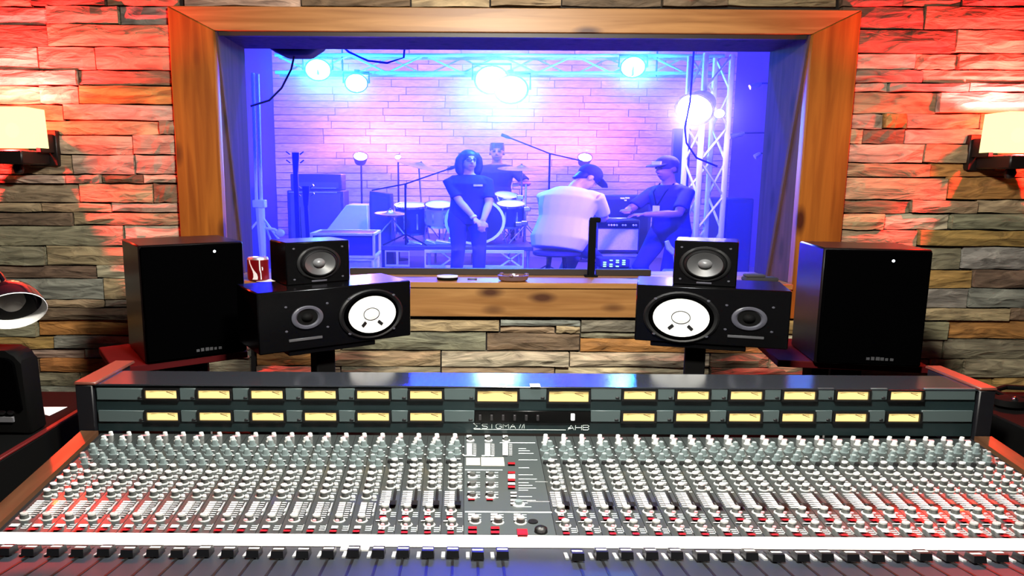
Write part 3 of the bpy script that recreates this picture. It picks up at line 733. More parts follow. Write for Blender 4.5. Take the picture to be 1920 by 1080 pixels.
for i in range(44):
    x0 = strip_x(i); A = i < 16
    b = MB(); slab(b, x0 + .0008, x0 + PITCH - .0008, NF, NN, -.001, .001)
    st = part('channel_strip', b, panel_m, desk); strips.append(st)
    X = lambda f: x0 + PITCH * f
    # upper, distant controls: joined
    puck(tiny, X(.5), 820, .0055, .011, .0045, 5, 7); slab(tiny, X(.36), X(.64), 819, 821, .011, .0125, 6)
    puck(tiny, X(.42), 830, .0085, .003, .008, 8, 8); puck(tiny, X(.42), 830, .006, .014, .0052, 5, 7)
    rows = (838, 846.5, 855, 864, 873) if A else (836, 843.5, 851, 859)
    for k, py in enumerate(rows):
        f = .30 if k % 2 else .62
        puck(tiny, X(f), py, .0105, .003, .0095, 2, 8); puck(tiny, X(f), py, .0078, .017, .0052, 2, 8); puck(tiny, X(f), py, .005, .0185, .004, 3, 7)
        slab(tiny, X(.92 if f > .5 else .64), X(1.04 if f > .5 else .86) - .002, py + .5, py + 2.2, .001, .005, 1 if k % 2 else 0)
    # white-capped knobs, each an object
    for k, py in enumerate(knob_rows_A if A else knob_rows_B):
        if True:
            o = link('knob', mk_white, st); o.location = on(X(.42 + (.0 if A else .04)), py) - desk.location; n_knob += 1
        puck(tiny, X(.80), py + 1, .0042, .006, .004, 1 if k % 2 else 0, 6)
        slab(tiny, X(.70), X(.93), py + 4, py + 5.2, .001, .0014, 7)
    # push-button ladders
    if A:
        for k in range(8):
            py = 943 + k * 3.9
            slab(ladder, X(.26), X(.53), py, py + 2.7, .001, .0055, 0); slab(ladder, X(.60), X(.80), py + .6, py + 2.4, .001, .0035, 1)
        slab(tiny, X(.87), X(.93), 944, 968, .001, .0018, 1); slab(tiny, X(.865), X(.935), 955, 961, .001, .006, 7)
        lows = ((.40, 978),)
        btn = ((.36, 990, 'w'),); reds = ((.34, 996.5),)
    else:
        for k in range(8):
            py = 921 + k * 3.6
            slab(ladder, X(.10), X(.30), py, py + 2.2, .001, .003, 1); slab(ladder, X(.32), X(.56), py, py + 2.5, .001, .0055, 0)
        b = MB(); slab(b, X(.66), X(.80), 917, 948, .001, .0016); part('fader_slot', b, blk_k, st)
        b = MB(); slab(b, X(.60), X(.87), 939, 947, .002, .0135); part('mini_fader_cap', b, blk_k, st)
        puck(tiny, X(.20), 869, .006, .010, .005, 4, 7)
        lows = ((.36, 958), (.42, 985))
        btn = ((.36, 963.5, 'w'), (.42, 991, 'w')); reds = ((.37, 970), (.43, 998))
        slab(tiny, X(.10), X(.42), 976, 977.5, .001, .0045, 5)
    for f, py in lows:
        o = link('knob', mk_low, st); o.location = on(X(f + .06), py) - desk.location; n_knob += 1
        puck(tiny, X(f + .06), py, .0035, .003, .003, 6, 6, .017)
    for f, py, c in btn:
        b = MB(); slab(b, X(f - .12), X(f + .14), py - 3, py + 2.2, .001, .008); part('button', b, white_b, st)
    for f, py in reds:
        b = MB(); slab(b, X(f - .13), X(f + .15), py - 1.6, py + 2.2, .001, .0075); part('red_button', b, red_b, st)
        for k in range(3): slab(tiny, X(.70), X(.93), py - 9 + k * 3.6, py - 7.8 + k * 3.6, .001, .0013, 7)
    if i % 1 == 0: slab(tiny, X(.955), X(.975), 985, 996, .001, .003, 1)
part('small_controls', tiny, tiny_mats, desk, stuff=True)
part('button_ladder', ladder, [white_b, grey_b], desk, stuff=True)

# master section
b = MB(); slab(b, XM0 + .001, XM1 - .001, NF, NN, -.001, .001); ms = part('master_panel', b, M('grey_master_panel', (.055, .066, .066), .35, spec=.7), desk)
def mpx(px, py): p = PP(px, py); return p.x
mt = MB(); mm = [white_b, grey_b, red_b, blk_k, ink, cap_w, body_g, teal_k, M('cream_tape', (.62, .56, .44), .6)]
def sl(px0, px1, y0, y1, h0, h1, mi): 
    ym = (y0 + y1) / 2; slab(mt, mpx(px0, ym), mpx(px1, ym), y0, y1, h0, h1, mi)
for px in (880, 914, 947):
    sl(px - 5, px + 4, 815.5, 820, .001, .012, 5); puck(mt, mpx(px + 2, 826), 826, .009, .003, .008, 0, 8); puck(mt, mpx(px + 2, 826), 826, .006, .012, .005, 6, 8)
    for k in range(9): sl(px - 5, px + 5, 831 + k * 2.5, 832.8 + k * 2.5, .001, .005, 0); sl(px + 7, px + 13, 832 + k * 2.5, 833.2 + k * 2.5, .001, .003, 1)
    if px < 940:
        sl(px - 11, px + 12, 853, 855, .001, .004, 4)
        for k, py in enumerate((885, 890.5, 894, 904, 908, 912, 922, 926, 932)):
            if k % 3 == 2: puck(mt, mpx(px + 6, py), py, .010, .004, .009, 0, 10); puck(mt, mpx(px + 6, py), py, .007, .013, .006, 6, 8)
            else: sl(px - 3, px + 9, py - 1, py + 1.3, .001, .006, 0)
            if k % 3 == 0: sl(px - 4, px + 3, py + 2.5, py + 5.5, .001, .007, 3)
            sl(px + 13, px + 20, py, py + .9, .001, .0014, 4)
        sl(px - 2, px + 10, 934.5, 937, .001, .0055, 2)
sl(902, 945, 857, 873, .001, .0016, 8); sl(868 + 6, 900, 858, 872, .001, .0016, 8)
sl(872, 942, 880, 881.5, .001, .0018, 4); sl(872, 1034, 958.5, 960.5, .001, .0018, 4); sl(937, 1003, 828.8, 830.2, .001, .0018, 4)
for py, c in ((868, 2), (885, 2), (890.5, 0), (894.5, 0), (899, 2), (906, 0), (912, 2)): sl(952, 965, py - 2, py + 2, .001, .007, c)
for k, py in enumerate((840, 844, 849, 861, 876, 889, 897, 904, 909, 914, 918, 930, 937, 942, 949)): sl(972, 986 + (k * 7) % 22, py, py + .8, .001, .0014, 4)
for py in (923, 929, 937, 943): sl(957, 968, py - 1.5, py + 1.5, .001, .006, 0)
puck(mt, mpx(972, 946), 946, .012, .004, .011, 0, 10); puck(mt, mpx(972, 946), 946, .008, .012, .007, 7, 8)
sl(1003, 1026, 902, 902.7, .001, .0014, 1); sl(988, 1030, 939, 939.8, .001, .0014, 1)
for px in (882, 924, 967):
    for k, py in enumerate((964, 969, 973.5)): sl(px - 4, px + 8, py - 1.7, py + 1.7, .001, .006, 0); sl(px + 11, px + 20, py, py + 1, .001, .0014, 4)
part('master_controls', mt, mm, ms, stuff=True)
for px, py in ((891, 979), (934, 980), (976, 980)):
    o = link('knob', mk_low, ms); o.location = on(mpx(px, py), py) - desk.location
for px, py in ((886, 989), (886, 997), (928, 989), (928, 997)):
    b = MB(); slab(b, mpx(px - 8, py), mpx(px + 8, py), py - 2.4, py + 2.4, .001, .007); part('red_button', b, red_b, ms)
b = MB(); slab(b, mpx(969, 997), mpx(988, 997), 991, 1002, .001, .009); part('red_button', b, M('bright_red_button', (.6, .01, .02), .3), ms)
b = MB(); b.lathe([(.0115, 0), (.0105, .012), (.006, .016), (0, .016)], on(mpx(1014, 997), 997), pn, 12, K); part('jog_knob', b, blk_k, ms)
b = MB(); b.lathe([(.009, 0), (.0085, .003), (0, .003)], on(mpx(999, 978), 978, .001), pn, 12, K); part('socket', b, blk_k, ms)

# scribble strip, fader panel and armrest
y1s, z1s = pB.y, pB.z
sA, sB = on(0, 1004, .0), P(870, 1028, 1.475)
b = MB(); f0, f1 = P(870, 1004.5, 1.508), P(870, 1027, 1.47)
b.hexa([(xL, f0.y, f0.z - .02), (xR, f0.y, f0.z - .02), (xR, f1.y, f1.z - .02), (xL, f1.y, f1.z - .02)], [(xL, f0.y, f0.z + .002), (xR, f0.y, f0.z + .002), (xR, f1.y, f1.z + .002), (xL, f1.y, f1.z + .002)])
part('scribble_strip', b, M('white_strip', (.92, .92, .91), .45), desk)
fz0, fz1 = P(870, 1028, 1.462), P(870, 1092, 1.28)
def fp(x, t, h=0.0): return Vector((x, fz0.y + (fz1.y - fz0.y) * t, fz0.z + (fz1.z - fz0.z) * t + h))
b = MB(); b.hexa([fp(xL, 0, -.12), fp(xR, 0, -.12), fp(xR, 1, -.12), fp(xL, 1, -.12)], [fp(xL, 0), fp(xR, 0), fp(xR, 1), fp(xL, 1)]); part('fader_panel', b, M('slate_fader_panel', (.022, .026, .034), .4, spec=.35), desk)
cap_f = M('black_fader_cap', (.005, .005, .006), .3)
for i in range(48):
    x0 = XM0 - PITCH * 20 + PITCH * i; xc = x0 + PITCH * .56
    if i in (22, 23): continue
    b = MB(); t0, t1 = .04, .97
    b.hexa([fp(xc - .003, t1, -.001), fp(xc + .003, t1, -.001), fp(xc + .003, t0, -.001), fp(xc - .003, t0, -.001)], [fp(xc - .003, t1, .0012), fp(xc + .003, t1, .0012), fp(xc + .003, t0, .0012), fp(xc - .003, t0, .0012)])
    sl_ = part('fader_slot', b, blk_k, desk)
    tc_ = .30 + R.uniform(-.03, .05); hw = PITCH * .26
    b = MB(); dt = .09
    b.hexa([fp(xc - hw, tc_ + dt, .004), fp(xc + hw, tc_ + dt, .004), fp(xc + hw, tc_ - dt, .004), fp(xc - hw, tc_ - dt, .004)],
           [fp(xc - hw * .92, tc_ + dt * .8, .020), fp(xc + hw * .92, tc_ + dt * .8, .020), fp(xc + hw * .92, tc_ - dt * .8, .020), fp(xc - hw * .92, tc_ - dt * .8, .020)])
    cp = part('fader_cap', b, cap_f, sl_, False); cp.location = -desk.location
    b = MB(); b.hexa([fp(xc - hw * .8, tc_ + .02, .0195), fp(xc + hw * .8, tc_ + .02, .0195), fp(xc + hw * .8, tc_ - .02, .0195), fp(xc - hw * .8, tc_ - .02, .0195)],
           [fp(xc - hw * .8, tc_ + .02, .0208), fp(xc + hw * .8, tc_ + .02, .0208), fp(xc + hw * .8, tc_ - .02, .0208), fp(xc - hw * .8, tc_ - .02, .0208)])
    ln = part('cap_line', b, white_b, sl_, False); ln.location = -desk.location
    b = MB(); b.hexa([fp(x0 + PITCH * .10, .34, .0), fp(x0 + PITCH * .24, .34, .0), fp(x0 + PITCH * .24, .17, .0), fp(x0 + PITCH * .10, .17, .0)],
           [fp(x0 + PITCH * .10, .34, .004), fp(x0 + PITCH * .24, .34, .004), fp(x0 + PITCH * .24, .17, .004), fp(x0 + PITCH * .10, .17, .004)])
    part('mute_button', b, grey_b, desk)
b = MB(); xa, xb = mpx(642, 1010) * .985, mpx(694, 1010) * .985
b.hexa([fp(xa, .12, .0), fp(xb, .12, .0), fp(xb, -.06, .0), fp(xa, -.06, .0)], [fp(xa, .12, .004), fp(xb, .12, .004), fp(xb, -.06, .004), fp(xa, -.06, .004)])
part('tape_label', b, white_p, desk)
b = MB(); f = fp(0, 1); b.box(xL - .04, xR + .04, f.y - .14, f.y + .004, f.z - .10, f.z + .006, bev=.02, seg=3); part('armrest', b, M('black_leather', (.006, .006, .006), .5, bump=.2, bscale=300), desk)
# wooden side rails and the legs of the desk
for s, xa, xb in ((-1, xL - .052, xL), (1, xR, xR + .052)):
    b = MB(); top = [on(xa, 812, .012), on(xb, 812, .012), on(xb, 1100, .012), on(xa, 1100, .012)]
    b.hexa([Vector((p.x, p.y, p.z - .16)) for p in top], top); part('side_rail', b, wood_rail, desk)
b = MB(); b.box(xL, xR, 1.30, 2.06, .50, .535); part('underside', b, matt_black, desk)
for xa in (xL + .05, xR - .15):
    part('leg', MB().box(xa, xa + .10, 1.35, 2.0, 0, .502), matt_black, desk)

# ------------------------------------------------------------------ the live room behind the glass
YR = 11.6
LX, RX = P(515, 300, YR).x, P(1372, 300, YR).x
ZC = 3.55
lw = M('dark_live_wall', (.02, .02, .08), .9); lfl = M('dark_live_floor', (.06, .06, .07), .5); lce = M('dark_live_ceiling', (.03, .03, .04), .95)
struct('floor_live', MB().box(LX - .1, RX + .1, YG, YR + .1, ZL - .06, ZL), lfl)
struct('ceiling_live', MB().box(LX - .1, RX + .1, YG, YR + .1, ZC, ZC + .08), lce)
struct('wall_live_left', MB().box(LX - .1, LX, YG, YR + .1, ZL, ZC), M('blue_tinted_wall', (.03, .03, .14), .9))  # deep blue light is put into the base colour of both side walls
struct('wall_live_right', MB().box(RX, RX + .1, YG, YR + .1, ZL, ZC), lw)
struct('wall_live_front', MB().box(LX - .1, xl - .03, YG, YG + .06, ZL, ZC).box(xr + .03, RX + .1, YG, YG + .06, ZL, ZC).box(xl - .03, xr + .03, YG, YG + .06, z_head + .03, ZC).box(xl - .03, xr + .03, YG, YG + .06, ZL, z_sill - .03), lce)
far = struct('wall_far', MB().box(LX - .1, RX + .1, YR + .055, YR + .155, ZL, ZC), M('pale_mortar', (.20, .18, .18), .95))
R2 = random.Random(21)
z = ZL + .25
while z < ZC - .03:
    h = min(R2.uniform(.09, .135), ZC - z); x = LX
    while x < RX - .05:
        wd = R2.uniform(.6, 1.25); x1 = min(RX, x + wd)
        if RX - x1 < .3: x1 = RX
        g = R2.uniform(.47, .60)
        stone(x, x1, z, z + h, (g, g * .93, g * .88), YR + .03, far, stone_far, R2, .014, .006, .03, 4, 1, .05)
        x = x1
    z += h
# haze from the fog machine
hz = bpy.data.materials.new('stage_haze'); hz.use_nodes = True
nt = hz.node_tree; nt.nodes.clear()
vs = nt.nodes.new('ShaderNodeVolumeScatter'); vs.inputs['Color'].default_value = (1, 1, 1, 1); vs.inputs['Density'].default_value = 0.018; vs.inputs['Anisotropy'].default_value = 0.25
vo = nt.nodes.new('ShaderNodeOutputMaterial'); nt.links.new(vs.outputs[0], vo.inputs['Volume'])
hzo = single('haze', MB().box(LX + .01, RX - .01, YG + .08, YR - .06, ZL + .01, ZC - .01), hz, 'thin blue-lit stage haze filling the live room', 'haze')
hzo['kind'] = 'stuff'

def halo_puff(px, py, Y, r, dens, label):
    """a ball of denser haze added to give lamps their halos, thinning outwards"""
    c = P(px, py, Y); m = bpy.data.materials.new('halo_haze'); m.use_nodes = True
    nt = m.node_tree; nt.nodes.clear(); L = nt.links
    tc = nt.nodes.new('ShaderNodeTexCoord'); mp = nt.nodes.new('ShaderNodeMapping'); mp.inputs['Scale'].default_value = (1 / (r * 1.35), 1 / r, 1 / r)
    ln = nt.nodes.new('ShaderNodeVectorMath'); ln.operation = 'LENGTH'
    mr = nt.nodes.new('ShaderNodeMapRange'); mr.inputs['From Min'].default_value = 1.0; mr.inputs['From Max'].default_value = 0.0; mr.inputs['To Min'].default_value = 0.0; mr.inputs['To Max'].default_value = 1.0
    pw = nt.nodes.new('ShaderNodeMath'); pw.operation = 'POWER'; pw.inputs[1].default_value = 2.0
    ml = nt.nodes.new('ShaderNodeMath'); ml.operation = 'MULTIPLY'; ml.inputs[1].default_value = dens
    vs = nt.nodes.new('ShaderNodeVolumeScatter'); vs.inputs['Color'].default_value = (1, 1, 1, 1); vs.inputs['Anisotropy'].default_value = 0.2
    o = nt.nodes.new('ShaderNodeOutputMaterial')
    L.new(tc.outputs['Object'], mp.inputs[0]); L.new(mp.outputs[0], ln.inputs[0]); L.new(ln.outputs['Value'], mr.inputs['Value']); L.new(mr.outputs[0], pw.inputs[0]); L.new(pw.outputs[0], ml.inputs[0]); L.new(ml.outputs[0], vs.inputs['Density']); L.new(vs.outputs[0], o.inputs['Volume'])
    b = MB(); b.ball(c, (r * 1.35, r, r), 20, 12)
    p = single('haze', b, m, label, 'haze', 'haze added for lamp halos', tuple(c)); p['kind'] = 'stuff'
halo_puff(618, 142, 8.2, .85, .5, 'added haze ball for the cyan halo of the two left stage lights')
halo_puff(935, 165, 8.2, 1.05, .5, 'added haze ball for the white halo of the middle pair of stage lights')
halo_puff(1187, 130, 8.2, .75, .5, 'added haze ball for the cyan halo of the right stage light')
halo_puff(850, 222, 8.3, .95, .30, 'added haze ball for the pale streak under the middle stage lights')
halo_puff(1310, 210, 7.1, .58, .4, 'added haze ball for the white halo of the lamp on the truss tower')

# truss
def truss(b, p, q, a, c, r=.022, step=.42):
    """four chords around the line p-q with zigzag lacing; a, c: half-width vectors"""
    p, q, a, c = Vector(p), Vector(q), Vector(a), Vector(c)
    L = (q - p).length; n = max(2, int(L / step))
    cor = [a + c, a - c, -a - c, -a + c]
    for o in cor: b.tube([p + o, q + o], r, 8, sx=1.2)
    for k in range(n):
        for f in range(4):
            o0, o1 = cor[f], cor[(f + 1) % 4]
            s0, s1 = p + (q - p) * (k / n), p + (q - p) * ((k + 1) / n)
            b.tube([s0 + (o0 if k % 2 else o1), s1 + (o1 if k % 2 else o0)], r * .5, 5)
truss_m = M('truss_aluminium', (.82, .82, .85), .35, .25)
ta, tb = P(520, 122, 8.6), P(1352, 124, 8.6)
ot = thing('overhead_truss', 'silver box truss spanning the live room above the band', 'truss', ((ta.x + tb.x) / 2, 8.6, ta.z))
b = MB(); truss(b, ta, tb, (0, .10, 0), (0, 0, .10)); part('lattice', b, truss_m, ot)
for f in (.15, .85):
    xh = ta.x + (tb.x - ta.x) * f
    part('hanger_rod', MB().tube([(xh, 8.5, ta.z - .12), (xh, 8.5, ZC + .002)], .010, 6), matt_black, ot)
tw = P(1322, 300, 7.6)
b = MB(); truss(b, (tw.x, 7.6, ZL + .03), (tw.x, 7.6, P(1322, 104, 7.6).z), (.155, .05, 0), (-.05, .10, 0), .026, .36)
tow = thing('truss_tower', 'bright silver upright truss tower on the right behind the man in black', 'truss', (tw.x, 7.6, ZL))
part('lattice', b, truss_m, tow)
part('base_plate', MB().box(tw.x - .38, tw.x + .38, 7.3, 7.9, ZL, ZL + .028), truss_m, tow)

# lamps
def chord(x): return ta.z + (tb.z - ta.z) * (x - ta.x) / (tb.x - ta.x) - .10
def lamp(px, py, Y, r, col, power, label, mount_dz=.0, aim=(0, -1, -.25), cat='stage light', name='stage_light', group='stage lights in the live room', hang=None, psize=.05, lens=None):
    c = P(px, py, Y); a = Vector(aim).normalized()
    t = thing(name, label, cat, (c.x, Y, c.z), 0, group)
    b = MB(); b.lathe([(r * .55, -r * 2.0), (r * .8, -r * 1.7), (r * 1.05, -.3 * r), (r * 1.12, 0), (r * 1.12, .1 * r), (r * 1.0, .1 * r), (r * .98, -.02)], c, a, 20, 1.25, closed=False)
    part('housing', b, matt_black, t)
    b = MB(); b.lathe([(r, -.012), (r * .7, .0), (0, .012)], c, a, 20, 1.25, closed=False)
    part('lens', b, lens or emitter('lens_glow', (1, 1, 1), 14), t)
    if hang:
        b = MB(); s = r * 1.5
        b.tube([c + Vector((-s, 0, 0)), c + Vector((-s, 0, r * 1.2)), c + Vector((s, 0, r * 1.2)), c + Vector((s, 0, 0))], .012, 6)
        b.tube([c + Vector((0, 0, r * 1.2)), Vector((c.x, Y, chord(c.x) - .035)), Vector((c.x, 8.5, chord(c.x) - .035))], .016, 6)
        b.box(c.x - .03, c.x + .03, 8.46, 8.54, chord(c.x) - .045, chord(c.x) + .03)
        part('yoke', b, matt_black, t)
    l = light('lamp_light', 'POINT', (0, 0, 0), power, col, psize); l.parent = t; l.location = a * (r + .06)
    return t
cy = (.012, .30, 1.0)
lamp(596, 131, 8.4, .115, cy, 150, 'bright cyan stage light, leftmost under the overhead truss', hang=.12)
lamp(668, 156, 8.4, .10, cy, 110, 'bright cyan stage light hung lower, second from left under the truss', hang=.28)
lamp(922, 150, 8.4, .15, (.09, .5, 1.0), 130, 'largest white-hot stage light, left of the middle pair under the truss', hang=.2)
lamp(958, 168, 8.4, .15, (.09, .5, 1.0), 130, 'largest white-hot stage light, right of the middle pair under the truss', hang=.3)
lamp(1187, 126, 8.4, .11, cy, 150, 'bright cyan stage light on the right half of the truss', hang=.1)
lamp(1302, 205, 7.25, .15, (.85, .6, 1.0), 70, 'white stage light clamped on the upright truss tower', aim=(-.5, -.7, -.35))
lamp(1349, 213, 7.35, .045, (.75, .6, 1.0), 12, 'tiny white lamp beside the light on the truss tower', aim=(0, -1, -.1))
lamp(676, 293, 10.9, .085, (1.0, .30, .62), 110, 'small pink lamp shining in front of the far wall, left of the singer', aim=(.1, -.5, .4))
lamp(746, 294, 11.0, .04, (1.0, .55, .8), 14, 'tiny pale pink lamp beside the left pink lamp', aim=(0, -.6, .3))
lamp(1097, 295, 10.9, .085, (1.0, .22, .62), 120, 'small pink lamp shining above the cap of the man in white', aim=(0, -.5, .4))
for px, py, l_ in ((676, 293, 0), (746, 294, 0), (1097, 295, 0)):
    c = P(px, py, 11.05); 
    o = single('lamp_stand', MB().tube([(c.x, 11.1, ZL + .02), (c.x, 11.1, c.z - .08)], .014, 6).lathe([(.16, 0), (.15, .02), (0, .022)], (c.x, 11.1, ZL), (0, 0, 1), 12), matt_black,
               {676: 'thin black pole under the left pink lamp', 746: 'thin black pole under the tiny pale pink lamp', 1097: 'thin black pole under the pink lamp behind the man in white'}[px], 'stand', 'poles of the pink lamps', (c.x, 11.1, ZL))

# speaker bracketed over the window on the live side, with cables
c0 = P(556, 82, 4.15)
b = MB(); b.prism([(c0.x - .19, c0.z + .12), (c0.x - .17, c0.z - .02), (c0.x - .08, c0.z - .062), (c0.x + .06, c0.z - .062), (c0.x + .14, c0.z - .01), (c0.x + .18, c0.z + .12)], 4.0, 4.3, bev=.01)
b.bar((c0.x, 3.93, c0.z + .09), (c0.x, 4.1, c0.z + .09), .06, .05)
single('hanging_light_box', b, matt_black, 'dark rounded box fixed over the window head on the left', 'light', origin=(c0.x, 4.15, c0.z))
def cable(pts, r, label):
    single('cable', MB().tube(pts, r, 6), rubber, label, 'cable', 'loose cables in the live room', origin=tuple(pts[0]))
cable([P(553, 98, 4.2), P(546, 130, 4.2), P(528, 165, 4.2), P(505, 188, 4.2), P(470, 199, 4.2)], .006, 'thin black cable hanging from the dark box to the left')
cable([Vector((P(620, 70, 5.0).x, 5.0, ZC)), P(628, 76, 5.0), P(655, 98, 5.0), P(690, 114, 5.0), P(726, 118, 5.0), P(757, 108, 5.0), Vector((P(790, 70, 5.0).x, 5.0, ZC))], .007, 'thin black cable sagging under the ceiling near the left lamps')
cable([Vector((P(1304, 70, 6.6).x, 6.6, ZC)), P(1302, 82, 6.6), P(1297, 150, 6.6), P(1294, 190, 6.6), P(1284, 240, 6.6), P(1287, 268, 6.6), P(1306, 296, 6.6), P(1345, 312, 6.6)], .009, 'thin black cable looping down in front of the truss tower')

# white crank stand at the left
st = thing('lighting_stand', 'tall white winch stand with two tubes at the left edge of the window', 'stand', (*P(486, 400, 7.0).xy, ZL))
p0, p1 = P(477, 137, 7.0), P(486, 385, 7.0)
part('mast', MB().tube([P(474, 137, 7.0), P(481, 382, 7.0)], .017, 8), white_p, st)
part('mast', MB().tube([P(483, 139, 7.0), P(490, 382, 7.0)], .017, 8), white_p, st)
cc = P(487, 383, 7.0)
part('collar', MB().box(cc.x - .062, cc.x + .062, 6.95, 7.05, cc.z - .035, cc.z + .045, bev=.008), white_p, st)
b = MB(); b.tube([cc, Vector((cc.x + .02, 7.0, ZL + .02))], [.05, .022], 8); part('lower_mast', b, white_p, st)
for dx, dy in ((.34, -.1), (-.3, -.2), (.05, .35)):
    part('leg', MB().tube([(cc.x + .015, 7.0, cc.z - .12), (cc.x + dx, 7.0 + dy, ZL + .5), (cc.x + dx * 1.25, 7.0 + dy * 1.25, ZL + .012)], .012, 6), white_p, st)
b = MB(); q = P(525, 437, 6.95); b.tube([P(497, 428, 6.95), P(514, 430, 6.95), q], .016, 6); b.ball(q, (.05, .03, .04), 8, 6); part('crank', b, white_p, st)

# bass rig, cases, guitars on the left
blk_t = M('black_tolex', (.02, .02, .022), .6)
def bxpx(x0, x1, y0, y1, Y): return P(x0, (y0 + y1) / 2, Y).x, P(x1, (y0 + y1) / 2, Y).x, P((x0 + x1) / 2, y1, Y).z, P((x0 + x1) / 2, y0, Y).z
xa, xb, za, zb = bxpx(540, 646, 357, 490, 10.4)
t = thing('bass_cabinet', 'large black bass speaker cabinet by the far wall on the left', 'amplifier', ((xa + xb) / 2, 10.6, ZL))
part('cabinet', MB().box(xa, xb, 10.4, 10.85, ZL, zb - .002, bev=.012), blk_t, t)
part('grille', MB().box(xa + .05, xb - .05, 10.385, 10.41, ZL + .06, zb - .05), M('dark_blue_grille', (.05, .05, .06), .9), t)
part('highlight_bar', MB().box(xa + .03, xb - .1, 10.38, 10.402, zb - .038, zb - .018), alu, t)  # pale bar stands in for a highlight across the cabinet front
xa, xb, zc, zd = bxpx(544, 640, 326, 355, 10.4)
t = thing('bass_amplifier', 'black amplifier head standing on the large bass cabinet', 'amplifier', ((xa + xb) / 2, 10.6, zb))
part('case', MB().box(xa, xb, 10.42, 10.8, zb, zd, bev=.012), blk_t, t)
part('front_plate', MB().box(xa + .05, xb - .05, 10.405, 10.43, zb + .03, zb + .12), M('dark_plate', (.06, .06, .07), .4), t)
part('highlight_bar', MB().box(xa + .1, xb - .08, 10.395, 10.41, zb + .028, zb + .04), alu, t)  # pale bar stands in for a highlight along the amplifier head
def road_case(x0, x1, y0, y1, z0, z1, label, lid=False, pale=False):
    t = thing('road_case', label, 'case', ((x0 + x1) / 2, (y0 + y1) / 2, z0), 0, 'road cases on the left')
    part('panel_box', MB().box(x0 + .012, x1 - .012, y0 + .012, y1 - .012, z0 + .003, z1 - .012), M('pale_case', (.5, .5, .55), .6) if pale else blk_t, t)
    e = .014
    for (xx, yy) in ((x0, y0), (x1, y0), (x0, y1), (x1, y1)): part('edge_rail', MB().box(xx - e, xx + e, yy - e, yy + e, z0, z1, bev=.003), white_p, t)
    for zz in (z0 + e, z1 - e):
        for yy in (y0, y1): part('edge_rail', MB().box(x0, x1, yy - e, yy + e, zz - e, zz + e, bev=.003), white_p, t)
        for xx in (x0, x1): part('edge_rail', MB().box(xx - e, xx + e, y0, y1, zz - e, zz + e, bev=.003), white_p, t)
    return t
xa, xb, za, zb = bxpx(584, 701, 437, 484, 7.5)
xc, xd, zc, zd = bxpx(640, 699, 486, 560, 7.5)
road_case(xc - .12, xd, 7.52, 8.0, ZL, za - .004, 'pale case under the dark white-edged case left', pale=True)
road_case(xa, xb, 7.5, 8.02, za, zb, 'dark case with bright white edges behind the left cube speaker')
# slanted pale monitor wedge and dark upright cabinet
xa, xb, za, zb = bxpx(606, 692, 384, 470, 9.4)
b = MB(); b.prism([(xa - .1, ZL), (xb, ZL), (xb - .02, zb), (xb - .30, zb), (xa - .02, zb - .42)], 9.4, 9.9, bev=.01)
t = thing('draped_case', 'pale slanted covered case standing by the bass cabinet', 'case', ((xa + xb) / 2, 9.65, ZL))
part('cover', b, M('pale_cover', (.55, .55, .62), .8, bump=.3, bscale=12), t)
xa, xb, za, zb = bxpx(694, 733, 358, 490, 9.6)
t = thing('upright_speaker', 'dark upright loudspeaker left of the drum riser', 'speaker', ((xa + xb) / 2, 9.8, ZL))
part('cabinet', MB().prism([(xa - .06, ZL), (xb + .04, ZL), (xb, zb - .04), (xa, zb)], 9.6, 9.95, bev=.01), blk_t, t)
part('grille', MB().prism([(xa, ZL + .2), (xb - .02, ZL + .2), (xb - .04, zb - .1), (xa + .03, zb - .06)], 9.585, 9.605), M('dark_cloth', (.035, .035, .045), .9), t)
